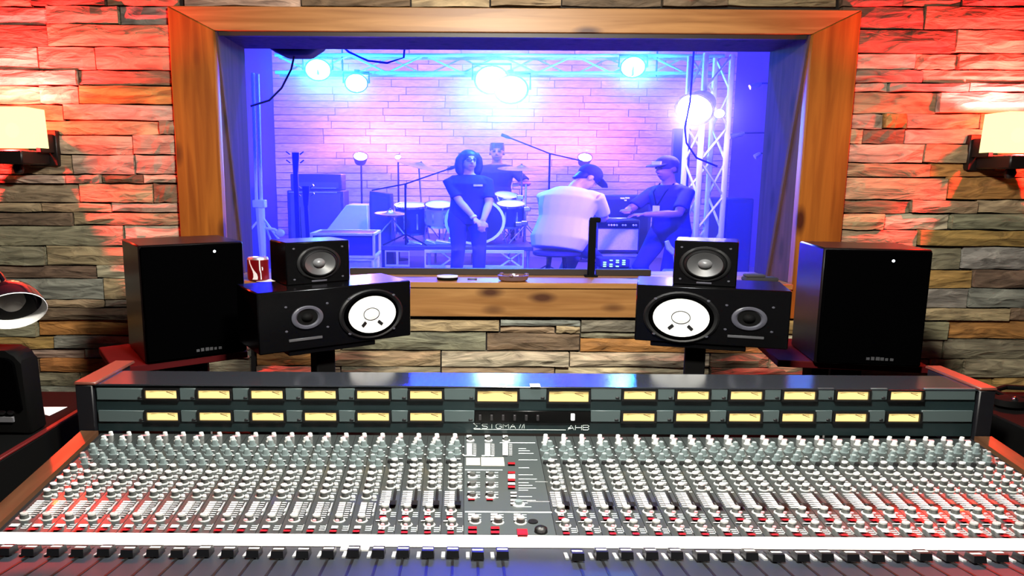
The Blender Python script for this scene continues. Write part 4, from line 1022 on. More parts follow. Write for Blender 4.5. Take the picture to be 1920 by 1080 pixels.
def guitar_on_stand(px, ytop, Y, lean, label, s=1.0):
    top = P(px, ytop, Y); base = Vector((top.x + lean, Y - .12, ZL))
    t = thing('bass_guitar', label, 'guitar', (base.x, Y, ZL + .06), 0, 'guitars on stands at the left')
    d = (Vector((base.x, Y - .08, ZL + .12)) - top); L = d.length; d.normalize()
    sx = Vector((1, 0, 0)); bodyc = top + d * (L - .27)
    gm = M('dark_guitar', (.02, .012, .02), .3)
    part('neck', MB().bar(top + d * .16, top + d * (L - .42), .046 * s, .03, (0, 1, 0)), gm, t)
    hp = MB(); hp.hexa([top + d * .2 - sx * .025 + Vector((0, -.012, 0)), top + d * .2 + sx * .025 + Vector((0, -.012, 0)), top + d * .2 + sx * .025 + Vector((0, .012, 0)), top + d * .2 - sx * .025 + Vector((0, .012, 0))],
            [top - sx * .03 + Vector((0, -.01, 0)), top + sx * .045 + Vector((0, -.01, 0)), top + sx * .045 + Vector((0, .01, 0)), top - sx * .03 + Vector((0, .01, 0))])
    hs = part('headstock', hp, gm, t)
    for k in range(2):
        for s_ in (-1, 1):
            q = top + d * (.02 + .085 * k) + sx * s_ * .05
            part('tuning_peg', MB().bar(q, q + sx * s_ * .04 - d * .03, .018, .012), chrome, hs)
    b = MB(); out = []
    for a_, r_ in ((0, .20), (35, .24), (65, .17), (95, .15), (125, .19), (150, .22), (180, .23), (210, .22), (235, .19), (265, .15), (295, .17), (325, .26)):
        out.append((bodyc.x + math.sin(math.radians(a_)) * r_ * .95, bodyc.z + math.cos(math.radians(a_)) * r_ * 1.1))
    b.prism(out, Y - .10, Y - .055, bev=.008); part('body', b, gm, t)
    s2 = thing('guitar_stand', 'black stand holding the ' + ('taller' if s > .9 else 'shorter') + ' dark bass guitar', 'stand', (base.x, Y + .05, ZL), 0, 'guitar stands at the left')
    part('upright', MB().tube([(base.x, Y + .05, ZL + .03), (top.x * .6 + base.x * .4, Y + .03, top.z - .55)], .016, 6), matt_black, s2)
    for k, (dx, dy) in enumerate(((-.03, -.25), (.05, -.25), (0, .2))):
        part('leg', MB().tube([(base.x, Y + .05, ZL + .25), (base.x + dx, Y + .05 + dy, ZL + .012)], .012, 6), matt_black, s2)
guitar_on_stand(553, 286, 7.2, .03, 'taller dark bass guitar with bare headstock, on a stand at left')
guitar_on_stand(572, 349, 7.25, .05, 'shorter dark bass guitar just right of the taller one', .85)

# drum riser and kit
ZD = P(870, 462, 8.8).z
rx0, rx1 = P(703, 470, 8.8).x, P(1000, 470, 8.8).x
rz_t = thing('stage_riser', 'black drum riser with silver braced frames under its deck', 'stage', ((rx0 + rx1) / 2, 9.7, ZL))
part('deck', MB().box(rx0, rx1, 8.8, 10.9, ZD - .055, ZD, bev=.006), M('black_deck', (.03, .03, .035), .5), rz_t)
def braced(x0, x1, z0, z1, Y, mat, r=.018, cross=True):
    part('frame_rail', MB().box(x0, x1, Y - r, Y + r, z1 - 2 * r, z1), mat, rz_t); part('frame_rail', MB().box(x0, x1, Y - r, Y + r, z0, z0 + 2 * r), mat, rz_t)
    n = 3
    for k in range(n): 
        xx = x0 + (x1 - x0) * k / (n - 1); part('frame_post', MB().box(max(x0, xx - r), min(x1, xx + r), Y - r * .9, Y + r * .9, z0 + 2 * r, z1 - 2 * r), mat, rz_t)
    if cross:
        for k in range(n - 1):
            xa, xb = x0 + (x1 - x0) * k / (n - 1), x0 + (x1 - x0) * (k + 1) / (n - 1)
            w3 = (xb - xa) * (.30, .16)[k]; x3 = xa + (xb - xa) * (.32, .52)[k]
            part('brace', MB().bar((x3, Y, z0 + .02), (x3 + (xb - xa) * .42, Y, z1 - .02), .02, .02, (0, 1, 0)), mat, rz_t)
            part('brace', MB().bar((x3, Y, z1 - .02), (x3 + (xb - xa) * .42, Y, z0 + .02), .02, .02, (0, 1, 0)), mat, rz_t)
fx0, fx1, fz0_, fz1_ = bxpx(796, 982, 469, 503, 8.7)
braced(fx0, fx1, fz0_, fz1_, 8.7, white_p)
gx0, gx1, gz0, gz1 = bxpx(722, 768, 468, 500, 8.84)
braced(gx0, gx1, gz0, gz1, 8.84, alu, .014, False)
for xx in (rx0 + .06, fx0 + .05, (fx0 + fx1) / 2, fx1 - .05, rx1 - .06):
    for yy in (8.86, 10.8): part('leg', MB().tube([(xx, yy, ZL), (xx, yy, ZD - .05)], .022, 8), alu, rz_t)
drum_b = M('dark_blue_shell', (.02, .02, .05), .3); drum_p = M('pink_lit_shell', (.62, .40, .46), .3); skin = M('drum_head', (.75, .75, .75), .5); hoop_w = M('white_hoop', (.85, .85, .85), .3)  # drum_p carries pink stage light in its shell colour
def drum(px, py, Y, r, depth, axis, mat, head, hoop, label, lugs=8, group='drums on the riser', legs=None):
    c = P(px, py, Y); a = Vector(axis).normalized()
    t = thing('drum', label, 'drum', (c.x, Y, ZD + .004), 0, group)
    part('shell', MB().lathe([(r, -depth / 2), (r, depth / 2)], c, a, 28, 1.3), mat, t)
    part('drum_head', MB().lathe([(r * .97, depth / 2 + .002), (0, depth / 2 + .004)], c, a, 28, 1.3, closed=False), head, t)
    for s in (-1, 1):
        part('hoop', MB().lathe([(r * .95, s * depth / 2 - .012), (r * 1.05, s * depth / 2 - .012), (r * 1.05, s * depth / 2 + .016), (r * .95, s * depth / 2 + .016), (r * .95, s * depth / 2 - .012)], c, a, 28, 1.3, closed=False), hoop, t)
    u = a.cross(Vector((1, 0, 0))).normalized() if abs(a.x) < .9 else Vector((0, 0, 1)); v = a.cross(u)
    for k in range(lugs):
        an = 2 * math.pi * (k + .5) / lugs; o = u * math.cos(an) * r * 1.03 + v * math.sin(an) * r * 1.03; o.x *= 1.3
        part('lug', MB().bar(c + o - a * depth * .3, c + o + a * depth * .3, .022, .02), chrome, t)
    for (dx, dy) in (legs or ()):
        e = Vector((c.x + dx, Y + dy, ZD + .008)); s_ = Vector((c.x + dx * .8, Y + dy * .7, c.z)); part('leg', MB().tube([s_, e], .010, 6), chrome, t)
    return t
kc = P(890, 413, 9.25)
drum(890, 413, 9.25, kc.z - ZD - .016, .42, (0, -1, .0), drum_b, M('dark_front_head', (.012, .012, .03), .25), hoop_w, 'large bass drum with dark head and white hoop behind the woman', 10, legs=((-.42, .05), (.42, .05)))
drum(823, 402, 9.3, .145, .26, (0, -.35, 1), drum_p, skin, chrome, 'drum with pink light in its shell colour, left of the bass drum', legs=((-.2, .0), (.2, .05), (0, .2)))
drum(772, 410, 9.5, .17, .36, (0, -.2, 1), drum_b, skin, chrome, 'dark blue floor drum at the left end of the riser', legs=((-.24, .0), (.24, .05), (0, .2)))
drum(957, 402, 9.35, .15, .28, (0, -.3, 1), drum_b, skin, chrome, 'dark blue drum right of the bass drum', legs=((-.2, .0), (.2, .05), (0, .2)))
drum(948, 376, 9.6, .13, .14, (.1, -.35, 1), chrome, skin, chrome, 'shallow chrome snare drum above the right-hand drum', legs=((-.15, .0), (.15, .05), (0, .15)))
brass = M('cymbal_brass', (.75, .62, .35), .25, .8)
def cymbal(px, py, Y, r, tilt, label, foot_px=None, two=False):
    c = P(px, py, Y); a = Vector((math.sin(tilt), -.15, math.cos(tilt)))
    t = thing('cymbal', label, 'cymbal', (c.x, Y, ZD), 0, 'cymbals around the drummer')
    part('plate', MB().lathe([(r, -.012), (r * .3, .006), (r * .2, .02), (.02, .035), (r * .2, .012), (r * .3, -.002), (r, -.014)], c, a, 28, 1.35, closed=False), brass, t)
    if two: part('plate', MB().lathe([(r, .0), (r * .3, -.018), (.02, -.03), (r * .3, -.026), (r, -.004)], c - a * .035, a, 28, 1.35, closed=False), brass, t)
    f = Vector((c.x + .02, Y + .05, ZD + .35))
    part('stand_tube', MB().tube([c + a * .05, c - a * .06, f, Vector((f.x, f.y, ZD + .06))], .012, 8), chrome, t)
    for dx, dy in ((-.26, -.12), (.26, -.12), (.0, .26)):
        part('leg', MB().tube([(f.x, f.y, ZD + .32), (f.x + dx, f.y + dy, ZD + .010)], .011, 6), chrome, t)
cymbal(788, 309, 9.8, .27, .32, 'large tilted cymbal high on the left of the kit')
cymbal(978, 314, 9.7, .25, -.02, 'flat cymbal at head height right of the drummer')
cymbal(732, 398, 9.1, .15, .05, 'pair of small hi-hat cymbals at the left of the kit', two=True)
def stand_mic(foot, pts, label, boom_r=.010, r_=.013):
    t = thing('boom_stand', label, 'microphone stand', (foot[0], foot[1], foot[2]), 0, 'boom stands among the drums')
    part('upright', MB().tube([foot, pts[0]], r_, 6), matt_black, t)
    part('boom', MB().tube(pts[1:], boom_r, 6), matt_black, t)
    e = pts[-1]; d = (pts[-1] - pts[-2]).normalized()
    part('microphone', MB().tube([e, e + d * .05, e + d * .13], [.014, .022, .02], 8), rubber, t)
    for dx, dy in ((-.28, -.12), (.28, -.12), (.0, .3)):
        part('leg', MB().tube([(foot[0], foot[1], foot[2] + .14), (foot[0] + dx, foot[1] + dy, foot[2] + .008)], .010, 6), matt_black, t)
q = P(1031, 288, 9.4); stand_mic(Vector((q.x, 9.4, ZL)), [q, P(1092, 302, 9.4), q, P(957, 259, 9.4)], 'tall boom stand reaching over the drums from the right')
q = P(760, 345, 8.95); stand_mic(Vector((q.x, 8.95, ZD)), [q, P(697, 357, 8.95), q, P(838, 318, 8.95)], 'boom stand with a long arm slanting up towards the woman')
t = thing('drum_hardware_rack', 'small cluster of chrome drum hardware right of the bass drum', 'drum hardware', (*P(985, 400, 9.2).xy, ZD))
q = P(985, 400, 9.2)
part('tube', MB().tube([(q.x, 9.2, ZD + .02), (q.x, 9.2, P(985, 345, 9.2).z)], .014, 6), chrome, t)
for k, (px, py) in enumerate(((975, 370), (988, 392), (983, 418), (972, 420))):
    s_ = P(px, py, 9.2); part('clamp', MB().box(s_.x - .045, s_.x + .045, 9.15, 9.25, s_.z - .03, s_.z + .03, bev=.008), chrome, t)
for dx, dy in ((-.22, -.1), (.22, -.1), (.0, .25)): part('leg', MB().tube([(q.x, 9.2, ZD + .25), (q.x + dx, 9.2 + dy, ZD + .008)], .010, 6), chrome, t)
t = thing('pedal_board', 'low tangle of pale pedals and chrome feet left of the bass drum', 'drum hardware', (*P(818, 440, 9.0).xy, ZD))
for k, (px, w_, h_) in enumerate(((778, .20, .05), (806, .16, .07), (832, .26, .06), (845, .10, .10))):
    s_ = P(px, 445, 9.0); part('pedal', MB().prism([(s_.x - w_ / 2, ZD + .003), (s_.x + w_ / 2, ZD + .003), (s_.x + w_ / 2 - .02, ZD + h_ * .5), (s_.x - w_ / 2 + .03, ZD + h_)], 8.92 + .03 * k, 9.12 + .03 * k, bev=.006), M('pale_chrome', (.6, .7, .75), .25, .7), t)

# amplifiers on the right
xa, xb, za, zb = bxpx(1121, 1222, 366, 412, 7.9)
t = thing('guitar_cabinet', 'black guitar cabinet with a small white emblem behind the man in black', 'amplifier', ((xa + xb) / 2, 8.1, ZL))
part('cabinet', MB().box(xa, xb, 7.9, 8.3, ZL, zb, bev=.012), blk_t, t)
part('grille_cloth', MB().box(xa + .04, xb - .04, 7.888, 7.905, ZL + .1, zb - .05), M('black_cloth', (.008, .008, .010), .9), t)
e = P(1173, 372, 7.88); b = MB()
for k, (dx, w_, dz) in enumerate(((-.035, .05, .0), (.02, .05, .004), (.0, .03, -.022))): b.box(e.x + dx - w_ / 2, e.x + dx + w_ / 2, 7.878, 7.889, e.z + dz - .009, e.z + dz + .009, bev=.003)
part('emblem', b, white_p, t)
xa, xb, za, zb = bxpx(1118, 1200, 412, 474, 7.35)
t = thing('combo_amp', 'combo amplifier with pale grille cloth and a row of lit knobs', 'amplifier', ((xa + xb) / 2, 7.55, za))
part('case', MB().box(xa, xb, 7.37, 7.7, za, zb, bev=.01), blk_t, t)
part('grille_cloth', MB().box(xa + .02, xb - .02, 7.355, 7.375, za + .03, zb - .10), M('silver_cloth', (.55, .55, .62), .8, noise=.1, nscale=80), t)
part('control_strip', MB().box(xa + .02, xb - .02, 7.357, 7.375, zb - .085, zb - .03), matt_black, t)
part('handle', MB().box(xa + .12, xb - .12, 7.45, 7.5, zb, zb + .015, bev=.005), alu, t)
for k, f in enumerate((.28, .34, .40, .46, .60, .66, .84, .90)): part('control_knob', MB().lathe([(.011, 0), (.009, .018), (0, .019)], (xa + (xb - xa) * f, 7.357, zb - .057), (0, -1, 0), 8), white_p, t)
t2 = thing('amp_crate', 'plain dark crate under the pale-grille combo amplifier', 'crate', ((xa + xb) / 2, 7.55, ZL))
part('box', MB().box(xa + .03, xb - .01, 7.42, 7.7, ZL, za - .002, bev=.01), M('grey_crate', (.20, .20, .26), .7), t2)
part('lid_edge', MB().box(xa + .02, xb, 7.40, 7.72, za - .05, za - .018, bev=.006), alu, t2)
g_ = P(1153, 492, 6.95)
t = thing('effects_case', 'small effects case covered with pale green lit buttons', 'effects unit', (g_.x, 7.05, ZL))
part('stand_box', MB().box(g_.x - .17, g_.x + .17, 6.98, 7.28, ZL, g_.z - .052), blk_t, t)
part('unit', MB().box(g_.x - .15, g_.x + .15, 6.95, 7.2, g_.z - .05, g_.z + .035, bev=.008), blk_t, t)
gl = emitter('green_lamp', (.5, 1.0, .8), 1.6)
for i in range(4):
    for j in range(4):
        if (i + j) % 4 != 3: part('lit_button', MB().box(g_.x - .12 + i * .064, g_.x - .088 + i * .064, 6.935, 6.955, g_.z - .045 + j * .02, g_.z - .033 + j * .02, bev=.003), gl, t)
# dark flat panel and things hanging on the right wall
xa, xb, za, zb = bxpx(1258, 1290, 241, 480, 9.2)
t = thing('dark_panel', 'tall narrow dark panel standing behind the man in black', 'panel', ((xa + xb) / 2, 9.25, ZL))
part('board', MB().box(xa, xb, 9.2, 9.3, ZL, zb, bev=.008), M('navy_panel', (.02, .02, .05), .8), t)
xa, xb, za, zb = bxpx(1352, 1408, 372, 560, 8.4)
t = thing('stacked_speaker', 'big black loudspeaker in the dark right corner of the live room', 'speaker', ((xa + xb) / 2, 8.7, ZL))
part('cabinet', MB().box(xa, xb, 8.4, 9.0, ZL, zb, bev=.015), blk_t, t); part('grille', MB().box(xa + .05, xb - .05, 8.385, 8.41, ZL + .08, zb - .06), M('dark_mesh', (.02, .02, .03), .8), t)
for k, (px, py, w_, lab) in enumerate(((1424, 160, .10, 'upper'), (1391, 253, .13, 'middle'), (1424, 291, .05, 'lower'))):
    c = P(px, py, 7.6)
    t = thing('wall_lamp', f'small unlit silver lamp on an arm, the {lab} one at the right wall', 'lamp', (c.x, 7.6, c.z), 0, 'silver lamps at the right wall')
    part('lamp_head', MB().tube([c + Vector((-w_, 0, -.02)), c + Vector((0, 0, .012)), c + Vector((w_ * .2, 0, .02))], [.028, .024, .012], 8), alu, t)
    part('arm', MB().tube([c + Vector((w_ * .2, 0, .02)), Vector((RX - .02, 7.75, c.z + .05))], .010, 6), matt_black, t)
    part('wall_plate', MB().box(RX - .03, RX + .001, 7.69, 7.81, c.z - .01, c.z + .11, bev=.005), matt_black, t)
# curved white chair behind the right cube speaker
q = P(1256, 470, 6.3)
t = thing('plastic_chair', 'white curved plastic chair edge showing beside the right cube speaker', 'chair', (q.x + .2, 6.4, ZL))
b = MB(); b.tube([P(1250, 452, 6.3), P(1254, 464, 6.3), P(1262, 472, 6.3), P(1280, 476, 6.3)], [.02, .028, .028, .02], 8); part('back_rim', b, white_p, t)
b = MB(); b.box(q.x + .02, q.x + .42, 6.2, 6.6, ZL + .42, ZL + .46, bev=.015); b.bar((q.x + .1, 6.35, ZL + .45), P(1268, 474, 6.32), .06, .02); part('seat', b, white_p, t)
for dx, dy in ((.05, 6.24), (.39, 6.24), (.05, 6.56), (.39, 6.56)): part('leg', MB().tube([(q.x + dx, dy, ZL), (q.x + dx, dy, ZL + .43)], .015, 6), white_p, t)

# ------------------------------------------------------------------ people
KX = 1.34
skin_a = M('skin_light', (.62, .40, .30), .5); skin_b = M('skin_brown', (.30, .16, .10), .5)
hair_m = M('dark_hair', (.018, .012, .012), .5); eye_m = M('eye', (.02, .015, .015), .2); lip_m = M('lips', (.38, .14, .12), .45)
tee_b = M('black_cotton', (.022, .02, .03), .85); tee_w = M('white_cotton', (.80, .80, .82), .85); jean = M('dark_denim', (.03, .035, .06), .85)
cap_m = M('dark_cap', (.03, .022, .04), .8)
class Body:
    """loose volumes in a person's own axes (facing -y), fused into one skin and widened like the rest of the picture"""
    def __init__(s): s.m = MB()
    def loft(s, rings, n=14):
        prev = None; first = None
        for c, a, b in rings:
            r = [s.m.b.verts.new(c + a * math.cos(2 * math.pi * k / n) + b * math.sin(2 * math.pi * k / n)) for k in range(n)]
            if prev:
                for k in range(n): s.m.b.faces.new((prev[k], prev[(k + 1) % n], r[(k + 1) % n], r[k]))
            else: first = r
            prev = r
        s.m.b.faces.new(list(reversed(first))); s.m.b.faces.new(prev)
    def limb(s, pts, rs, n=10): s.m.tube(pts, rs, n)
    def ball(s, c, r, rot=None):
        n0 = len(s.m.b.verts); s.m.ball((0, 0, 0), r, 12, 8); s.m.b.verts.ensure_lookup_table()
        for v in s.m.b.verts[n0:]: v.co = (rot @ v.co if rot else v.co) + Vector(c)
    def done(s, name, mat, root, rz, voxel=None, smooth=4):
        me = s.m.mesh(name, mat)
        if voxel:
            o = bpy.data.objects.new('tmp', me); C.objects.link(o)
            md = o.modifiers.new('r', 'REMESH'); md.mode = 'VOXEL'; md.voxel_size = voxel; md.use_smooth_shade = True
            if smooth: sm = o.modifiers.new('s', 'SMOOTH'); sm.factor = .5; sm.iterations = smooth
            dg = bpy.context.evaluated_depsgraph_get()
            me2 = bpy.data.meshes.new_from_object(o.evaluated_get(dg)); me2.name = name
            bpy.data.objects.remove(o); bpy.data.meshes.remove(me); me = me2
            if not me.materials: me.materials.append(mat)
        for p in me.polygons: p.use_smooth = True
        me.transform(Matrix.Diagonal((KX, 1, 1, 1)) @ Matrix.Rotation(rz, 4, 'Z'))
        return link(name, me, root)
def ik(a, t, l1, l2, hint):
    d = t - a; L = min(d.length, (l1 + l2) * .995); d = d.normalized(); t = a + d * L
    x = (l1 * l1 - l2 * l2 + L * L) / (2 * L); h = math.sqrt(max(0, l1 * l1 - x * x))
    hn = (Vector(hint) - d * Vector(hint).dot(d)).normalized()
    return a + d * x + hn * h, t
def person(label, base, rz, H, lean=0, pelvis=.92, hands=(), hints=((-1, .4, -.2), (1, .4, -.2)), head=(0, 0), feet=((-.11, 0), (.11, 0)),
           shirt=tee_b, trousers=jean, skin_m=skin_a, hair='short', cap=None, twist=0, stout=1.0, curl=((0, -1, 0), (0, -1, 0)), knee=(0, -1, 0), logo=None):
    root = thing('person', label, 'person', tuple(base), 0)
    s = H / 1.7
    V = lambda x, y, z: Vector((x, y, z)) * s
    Rl = Matrix.Rotation(lean, 3, 'X')           # leaning: the head goes towards -y
    pel = V(0, 0, pelvis)
    sp = lambda x, y, z: pel + Rl @ V(x, y, z)   # a point of the trunk, measured from the pelvis
    X, Yv = Vector((1, 0, 0)), Rl @ Vector((0, 1, 0))
    w = s * stout
    trunk = [(-.10, .13, .095), (-.02, .165, .115), (.08, .150, .11), (.18, .142, .105), (.28, .160, .115), (.38, .172, .118), (.44, .140, .095), (.495, .075, .068)]
    body = Body()
    body.loft([(sp(0, 0, z), X * a * w * .93, Yv * b * w * .92) for z, a, b in trunk])
    nk, hc = sp(0, -.01, .50), sp(0, -.02, .655)
    Rh = Matrix.Rotation(head[1], 3, 'Z') @ Matrix.Rotation(lean * .55 + head[0], 3, 'X')
    hc = nk + Rh @ V(0, -.012, .158)
    body.limb([sp(0, .0, .44), nk + Rh @ V(0, .0, .04), hc + Rh @ V(0, .01, -.04)], [.062 * s, .054 * s, .055 * s])
    hp = lambda x, y, z: hc + Rh @ V(x, y, z)
    body.ball(hp(0, .01, .02), (.074 * s, .093 * s, .098 * s), Rh); body.ball(hp(0, -.018, -.045), (.060 * s, .070 * s, .072 * s), Rh)
    body.ball(hp(0, -.045, -.098), (.028 * s, .026 * s, .020 * s), Rh)
    body.limb([hp(0, -.085, .018), hp(0, -.100, -.018), hp(0, -.092, -.036)], [.010 * s, .015 * s, .016 * s], 8)
    for q in (-1, 1): body.ball(hp(q * .076, .012, -.012), (.012 * s, .022 * s, .032 * s), Rh)
    wrists = []; arms = []
    for k, q in enumerate((-1, 1)):
        sh = sp(q * .172 * stout, .0, .405)
        tgt = Vector(hands[k]) * s
        el, wr = ik(sh, tgt, .29 * s, .255 * s, hints[k])
        arms.append((sh, el, wr)); d = (wr - el).normalized()
        body.limb([sp(q * .09, 0, .43), sh, (sh + el) / 2, el, el + (wr - el) * .3, wr], [.048 * s, .050 * s, .046 * s, .039 * s, .041 * s, .027 * s])
        pd = (d + Vector(curl[k]) * .35).normalized(); side = pd.cross(Vector((0, 0, 1))).normalized()
        if side.length < .1: side = X.copy()
        up = side.cross(pd).normalized()
        pc = wr + pd * .045 * s
        body.loft([(wr, side * .024 * s, up * .018 * s), (pc, side * .038 * s, up * .017 * s), (wr + pd * .085 * s, side * .042 * s, up * .014 * s)], 10)
        for f, (off, ln) in enumerate(((-.032, .062), (-.011, .072), (.011, .068), (.031, .052))):   # four fingers, bent at the knuckles
            p0 = wr + pd * .078 * s + side * off * s; dn = (pd - up * .35).normalized(); dn2 = (pd - up * 1.1).normalized()
            p1 = p0 + dn * ln * .55 * s; p2 = p1 + dn2 * ln * .5 * s
            body.limb([p0 - pd * .02 * s, p0, p1, p2], [.0095 * s, .0098 * s, .009 * s, .0075 * s], 8)
        t0 = wr + pd * .022 * s - side * q * .022 * s
        body.limb([t0, t0 + (pd * .6 - side * q * .8).normalized() * .035 * s, t0 + (pd * .9 - side * q * .5 - up * .3).normalized() * .068 * s], [.012 * s, .011 * s, .009 * s], 8)
    legs = []
    for k, q in enumerate((-1, 1)):
        hip = sp(q * .088, 0, -.02); ank = V(feet[k][0], feet[k][1], .085 if len(feet[k]) < 3 else feet[k][2])
        kn, an = ik(hip, ank, .43 * s, .415 * s, knee); legs.append((hip, kn, an))
        body.limb([hip, (hip + kn) / 2, kn, kn + (an - kn) * .3, an], [.085 * s, .070 * s, .052 * s, .055 * s, .036 * s])
        body.limb([an, an + V(0, .02, -.055), an + V(q * .01, -.09, -.062), an + V(q * .015, -.16, -.066)], [.036 * s, .030 * s, .030 * s, .020 * s])
    bo = body.done('body', skin_m, root, rz, .0085, 3)
    c = Body()
    c.loft([(sp(0, 0, z), X * (a * w + .014 * s), Yv * (b * w + .016 * s)) for z, a, b in [(-.13, .138, .100)] + trunk[1:-1] + [(.487, .085, .07)]], 18)
    for k, (sh, el, wr) in enumerate(arms):
        q = (-1, 1)[k]; e = sh + (el - sh) * .78
        c.limb([sp(q * .07, 0, .425), sp(q * .13 * stout, 0, .418), sh, (sh + e) / 2, e], [.060 * s, .062 * s, .061 * s, .061 * s, .062 * s], 12)
    c.done('shirt', shirt, root, rz, .010, 3)
    c = Body()
    c.loft([(sp(0, 0, z), X * (a * w + .008 * s), Yv * (b * w + .010 * s)) for z, a, b in [(-.11, .13, .10), (-.02, .165, .115), (.07, .15, .11)]])
    for hip, kn, an in legs: c.limb([hip + V(0, 0, .03), (hip + kn) / 2, kn, an + V(0, 0, .01)], [.100 * s, .084 * s, .068 * s, .058 * s], 12)
    c.done('trousers', trousers, root, rz, .012, 3)
    for hip, kn, an in legs:
        c = Body(); c.limb([an + V(0, .045, -.045), an + V(0, .0, -.040), an + V(0, -.09, -.045), an + V(0, -.17, -.052)], [.038 * s, .042 * s, .040 * s, .030 * s], 10)
        c.done('shoe', rubber, root, rz, .010, 2)
    for q in (-1, 1):
        c = Body(); c.ball(hp(q * .030, -.076, .012), (.015 * s, .010 * s, .009 * s), Rh); c.done('eye', eye_m, root, rz)
        c = Body(); c.limb([hp(q * .014, -.085, .034), hp(q * .032, -.084, .038), hp(q * .048, -.073, .032)], .005 * s, 6); c.done('eyebrow', hair_m, root, rz)
    c = Body(); c.limb([hp(-.024, -.080, -.062), hp(0, -.087, -.060), hp(.024, -.080, -.062)], [.003 * s, .007 * s, .003 * s], 8); c.done('mouth', lip_m, root, rz)
    if hair == 'long':
        c = Body(); c.ball(hp(0, .022, .040), (.092 * s, .100 * s, .098 * s), Rh)
        for q in (-1, 1):
            c.limb([hp(q * .062, -.010, .085), hp(q * .092, .0, .02), hp(q * .100, .005, -.06), hp(q * .088, .0, -.135), hp(q * .075, -.01, -.185)], [.030 * s, .038 * s, .042 * s, .040 * s, .022 * s], 10)
        c.loft([(hp(0, .05, .05), X * .085 * s, Yv * .06 * s), (hp(0, .06, -.06), X * .092 * s, Yv * .05 * s), (hp(0, .055, -.18), X * .075 * s, Yv * .035 * s)])
        c.done('hair', hair_m, root, rz, .009, 3)
    elif hair == 'short':
        c = Body(); c.ball(hp(0, .020, .045), (.083 * s, .098 * s, .085 * s), Rh); c.loft([(hp(0, .03, .05), X * .082 * s, Yv * .085 * s), (hp(0, .035, -.03), X * .077 * s, Yv * .06 * s)]); c.loft([(hp(0, .02, .07), X * .080 * s, Yv * .09 * s), (hp(0, .02, .135), X * .072 * s, Yv * .085 * s)])
        c.done('hair', hair_m, root, rz, .009, 3)
    else:
        c = Body(); c.loft([(hp(0, .035, .035), X * .080 * s, Yv * .07 * s), (hp(0, .04, -.055), X * .070 * s, Yv * .05 * s)]); c.done('hair', hair_m, root, rz, .010, 3)
    if cap:
        c = Body(); c.ball(hp(0, .012, .045), (.089 * s, .108 * s, .088 * s), Rh)
        cp = c.done('cap', cap_m, root, rz, .010, 2)
        c = Body(); 
        pts = [hp(-.080, -.06, .048), hp(-.075, -.13, .040), hp(-.04, -.175, .034), hp(.04, -.175, .034), hp(.075, -.13, .040), hp(.080, -.06, .048)]
        up = Rh @ Vector((0, 0, .007 * s)); n = len(pts)
        c.m._hull(pts + [p + up for p in pts], [tuple(range(n)), tuple(range(2 * n - 1, n - 1, -1))] + [(i, i + n, (i + 1) % n + n, (i + 1) % n) for i in range(n)])
        br = c.done('brim', cap_m, root, rz); br.parent = cp
        if cap == 'patch':
            c = Body(); q0, q1 = hp(-.05, -.096, .062), hp(.05, -.096, .062)
            c.m.bar(q0, q1, .012 * s, .045 * s, Rh @ Vector((0, .2, 1))); pa = c.done('cap_patch', white_p, root, rz); pa.parent = cp
    if logo:
        c = Body(); p0 = sp(logo[0], -.148 * stout, logo[1]); c.m.obox(p0, X * .042 * s, Rl @ Vector((0, 0, .012 * s)), Yv * .008 * s); c.done('chest_print', white_p, root, rz)
    return root, hp, sp, arms, s, rz
def extra(name, mat, info, fn):
    root, hp, sp, arms, s, rz = info; c = Body(); fn(c, hp, sp, arms, s); return c.done(name, mat, root, rz)

bp = P(877, 400, 8.4)
info = person('woman with long dark hair, glasses and black T-shirt, hands clasped, before the drums', (bp.x, 8.4, ZL), math.radians(6), 1.63, lean=.03, hands=((.045, -.25, .86), (.115, -.245, .845)), hints=((-1, .5, -.3), (1, .5, -.3)),
              head=(.02, .22), hair='long', logo=(.075, .36), curl=((.6, -.2, -.8), (-.1, -.3, -1)), stout=1.05)
def specs(c, hp, sp, arms, s):
    for q in (-1, 1):
        c.limb([hp(q * .031 + .026 * math.cos(a), -.096, .010 + .020 * math.sin(a)) for a in [2 * math.pi * k / 10 for k in range(11)]], .0028 * s, 6)
        c.limb([hp(q * .057, -.094, .014), hp(q * .080, .0, .012)], .0026 * s, 6)
    c.limb([hp(-.006, -.1, .014), hp(.006, -.1, .014)], .0026 * s, 6)
extra('glasses', matt_black, info, specs)
extra('wristband', white_p, info, lambda c, hp, sp, arms, s: c.limb([arms[0][1] + (arms[0][2] - arms[0][1]) * .90, arms[0][1] + (arms[0][2] - arms[0][1]) * .99], .034 * s, 12))

bp = P(931, 370, 10.25)
info = person('drummer in dark T-shirt with short dark hair, seated behind the bass drum', (bp.x, 10.25, ZD), math.radians(-4), 1.72, lean=.05, pelvis=.56, hands=((-.22, -.42, .76), (.24, -.40, .78)), hints=((-1, .3, -.8), (1, .3, -.8)),
              feet=((-.2, -.42), (.2, -.42)), skin_m=skin_b, hair='short', knee=(0, -1, .6), curl=((0, -1, -.3), (0, -1, -.3)))
t = thing('drum_stool', 'round black stool under the drummer', 'stool', (bp.x, 10.30, ZD))
part('seat', MB().lathe([(.15, 0), (.17, .02), (.17, .06), (.14, .075), (0, .078)], (bp.x, 10.30, ZD + .345), (0, 0, 1), 18, K), blk_t, t)
part('column', MB().tube([(bp.x, 10.30, ZD + .05), (bp.x, 10.30, ZD + .346)], .02, 8), chrome, t)
for a in (90, 210, 330): part('leg', MB().tube([(bp.x, 10.30, ZD + .22), (bp.x + .26 * math.cos(math.radians(a)), 10.30 + .22 * math.sin(math.radians(a)), ZD + .009)], .011, 6), chrome, t)

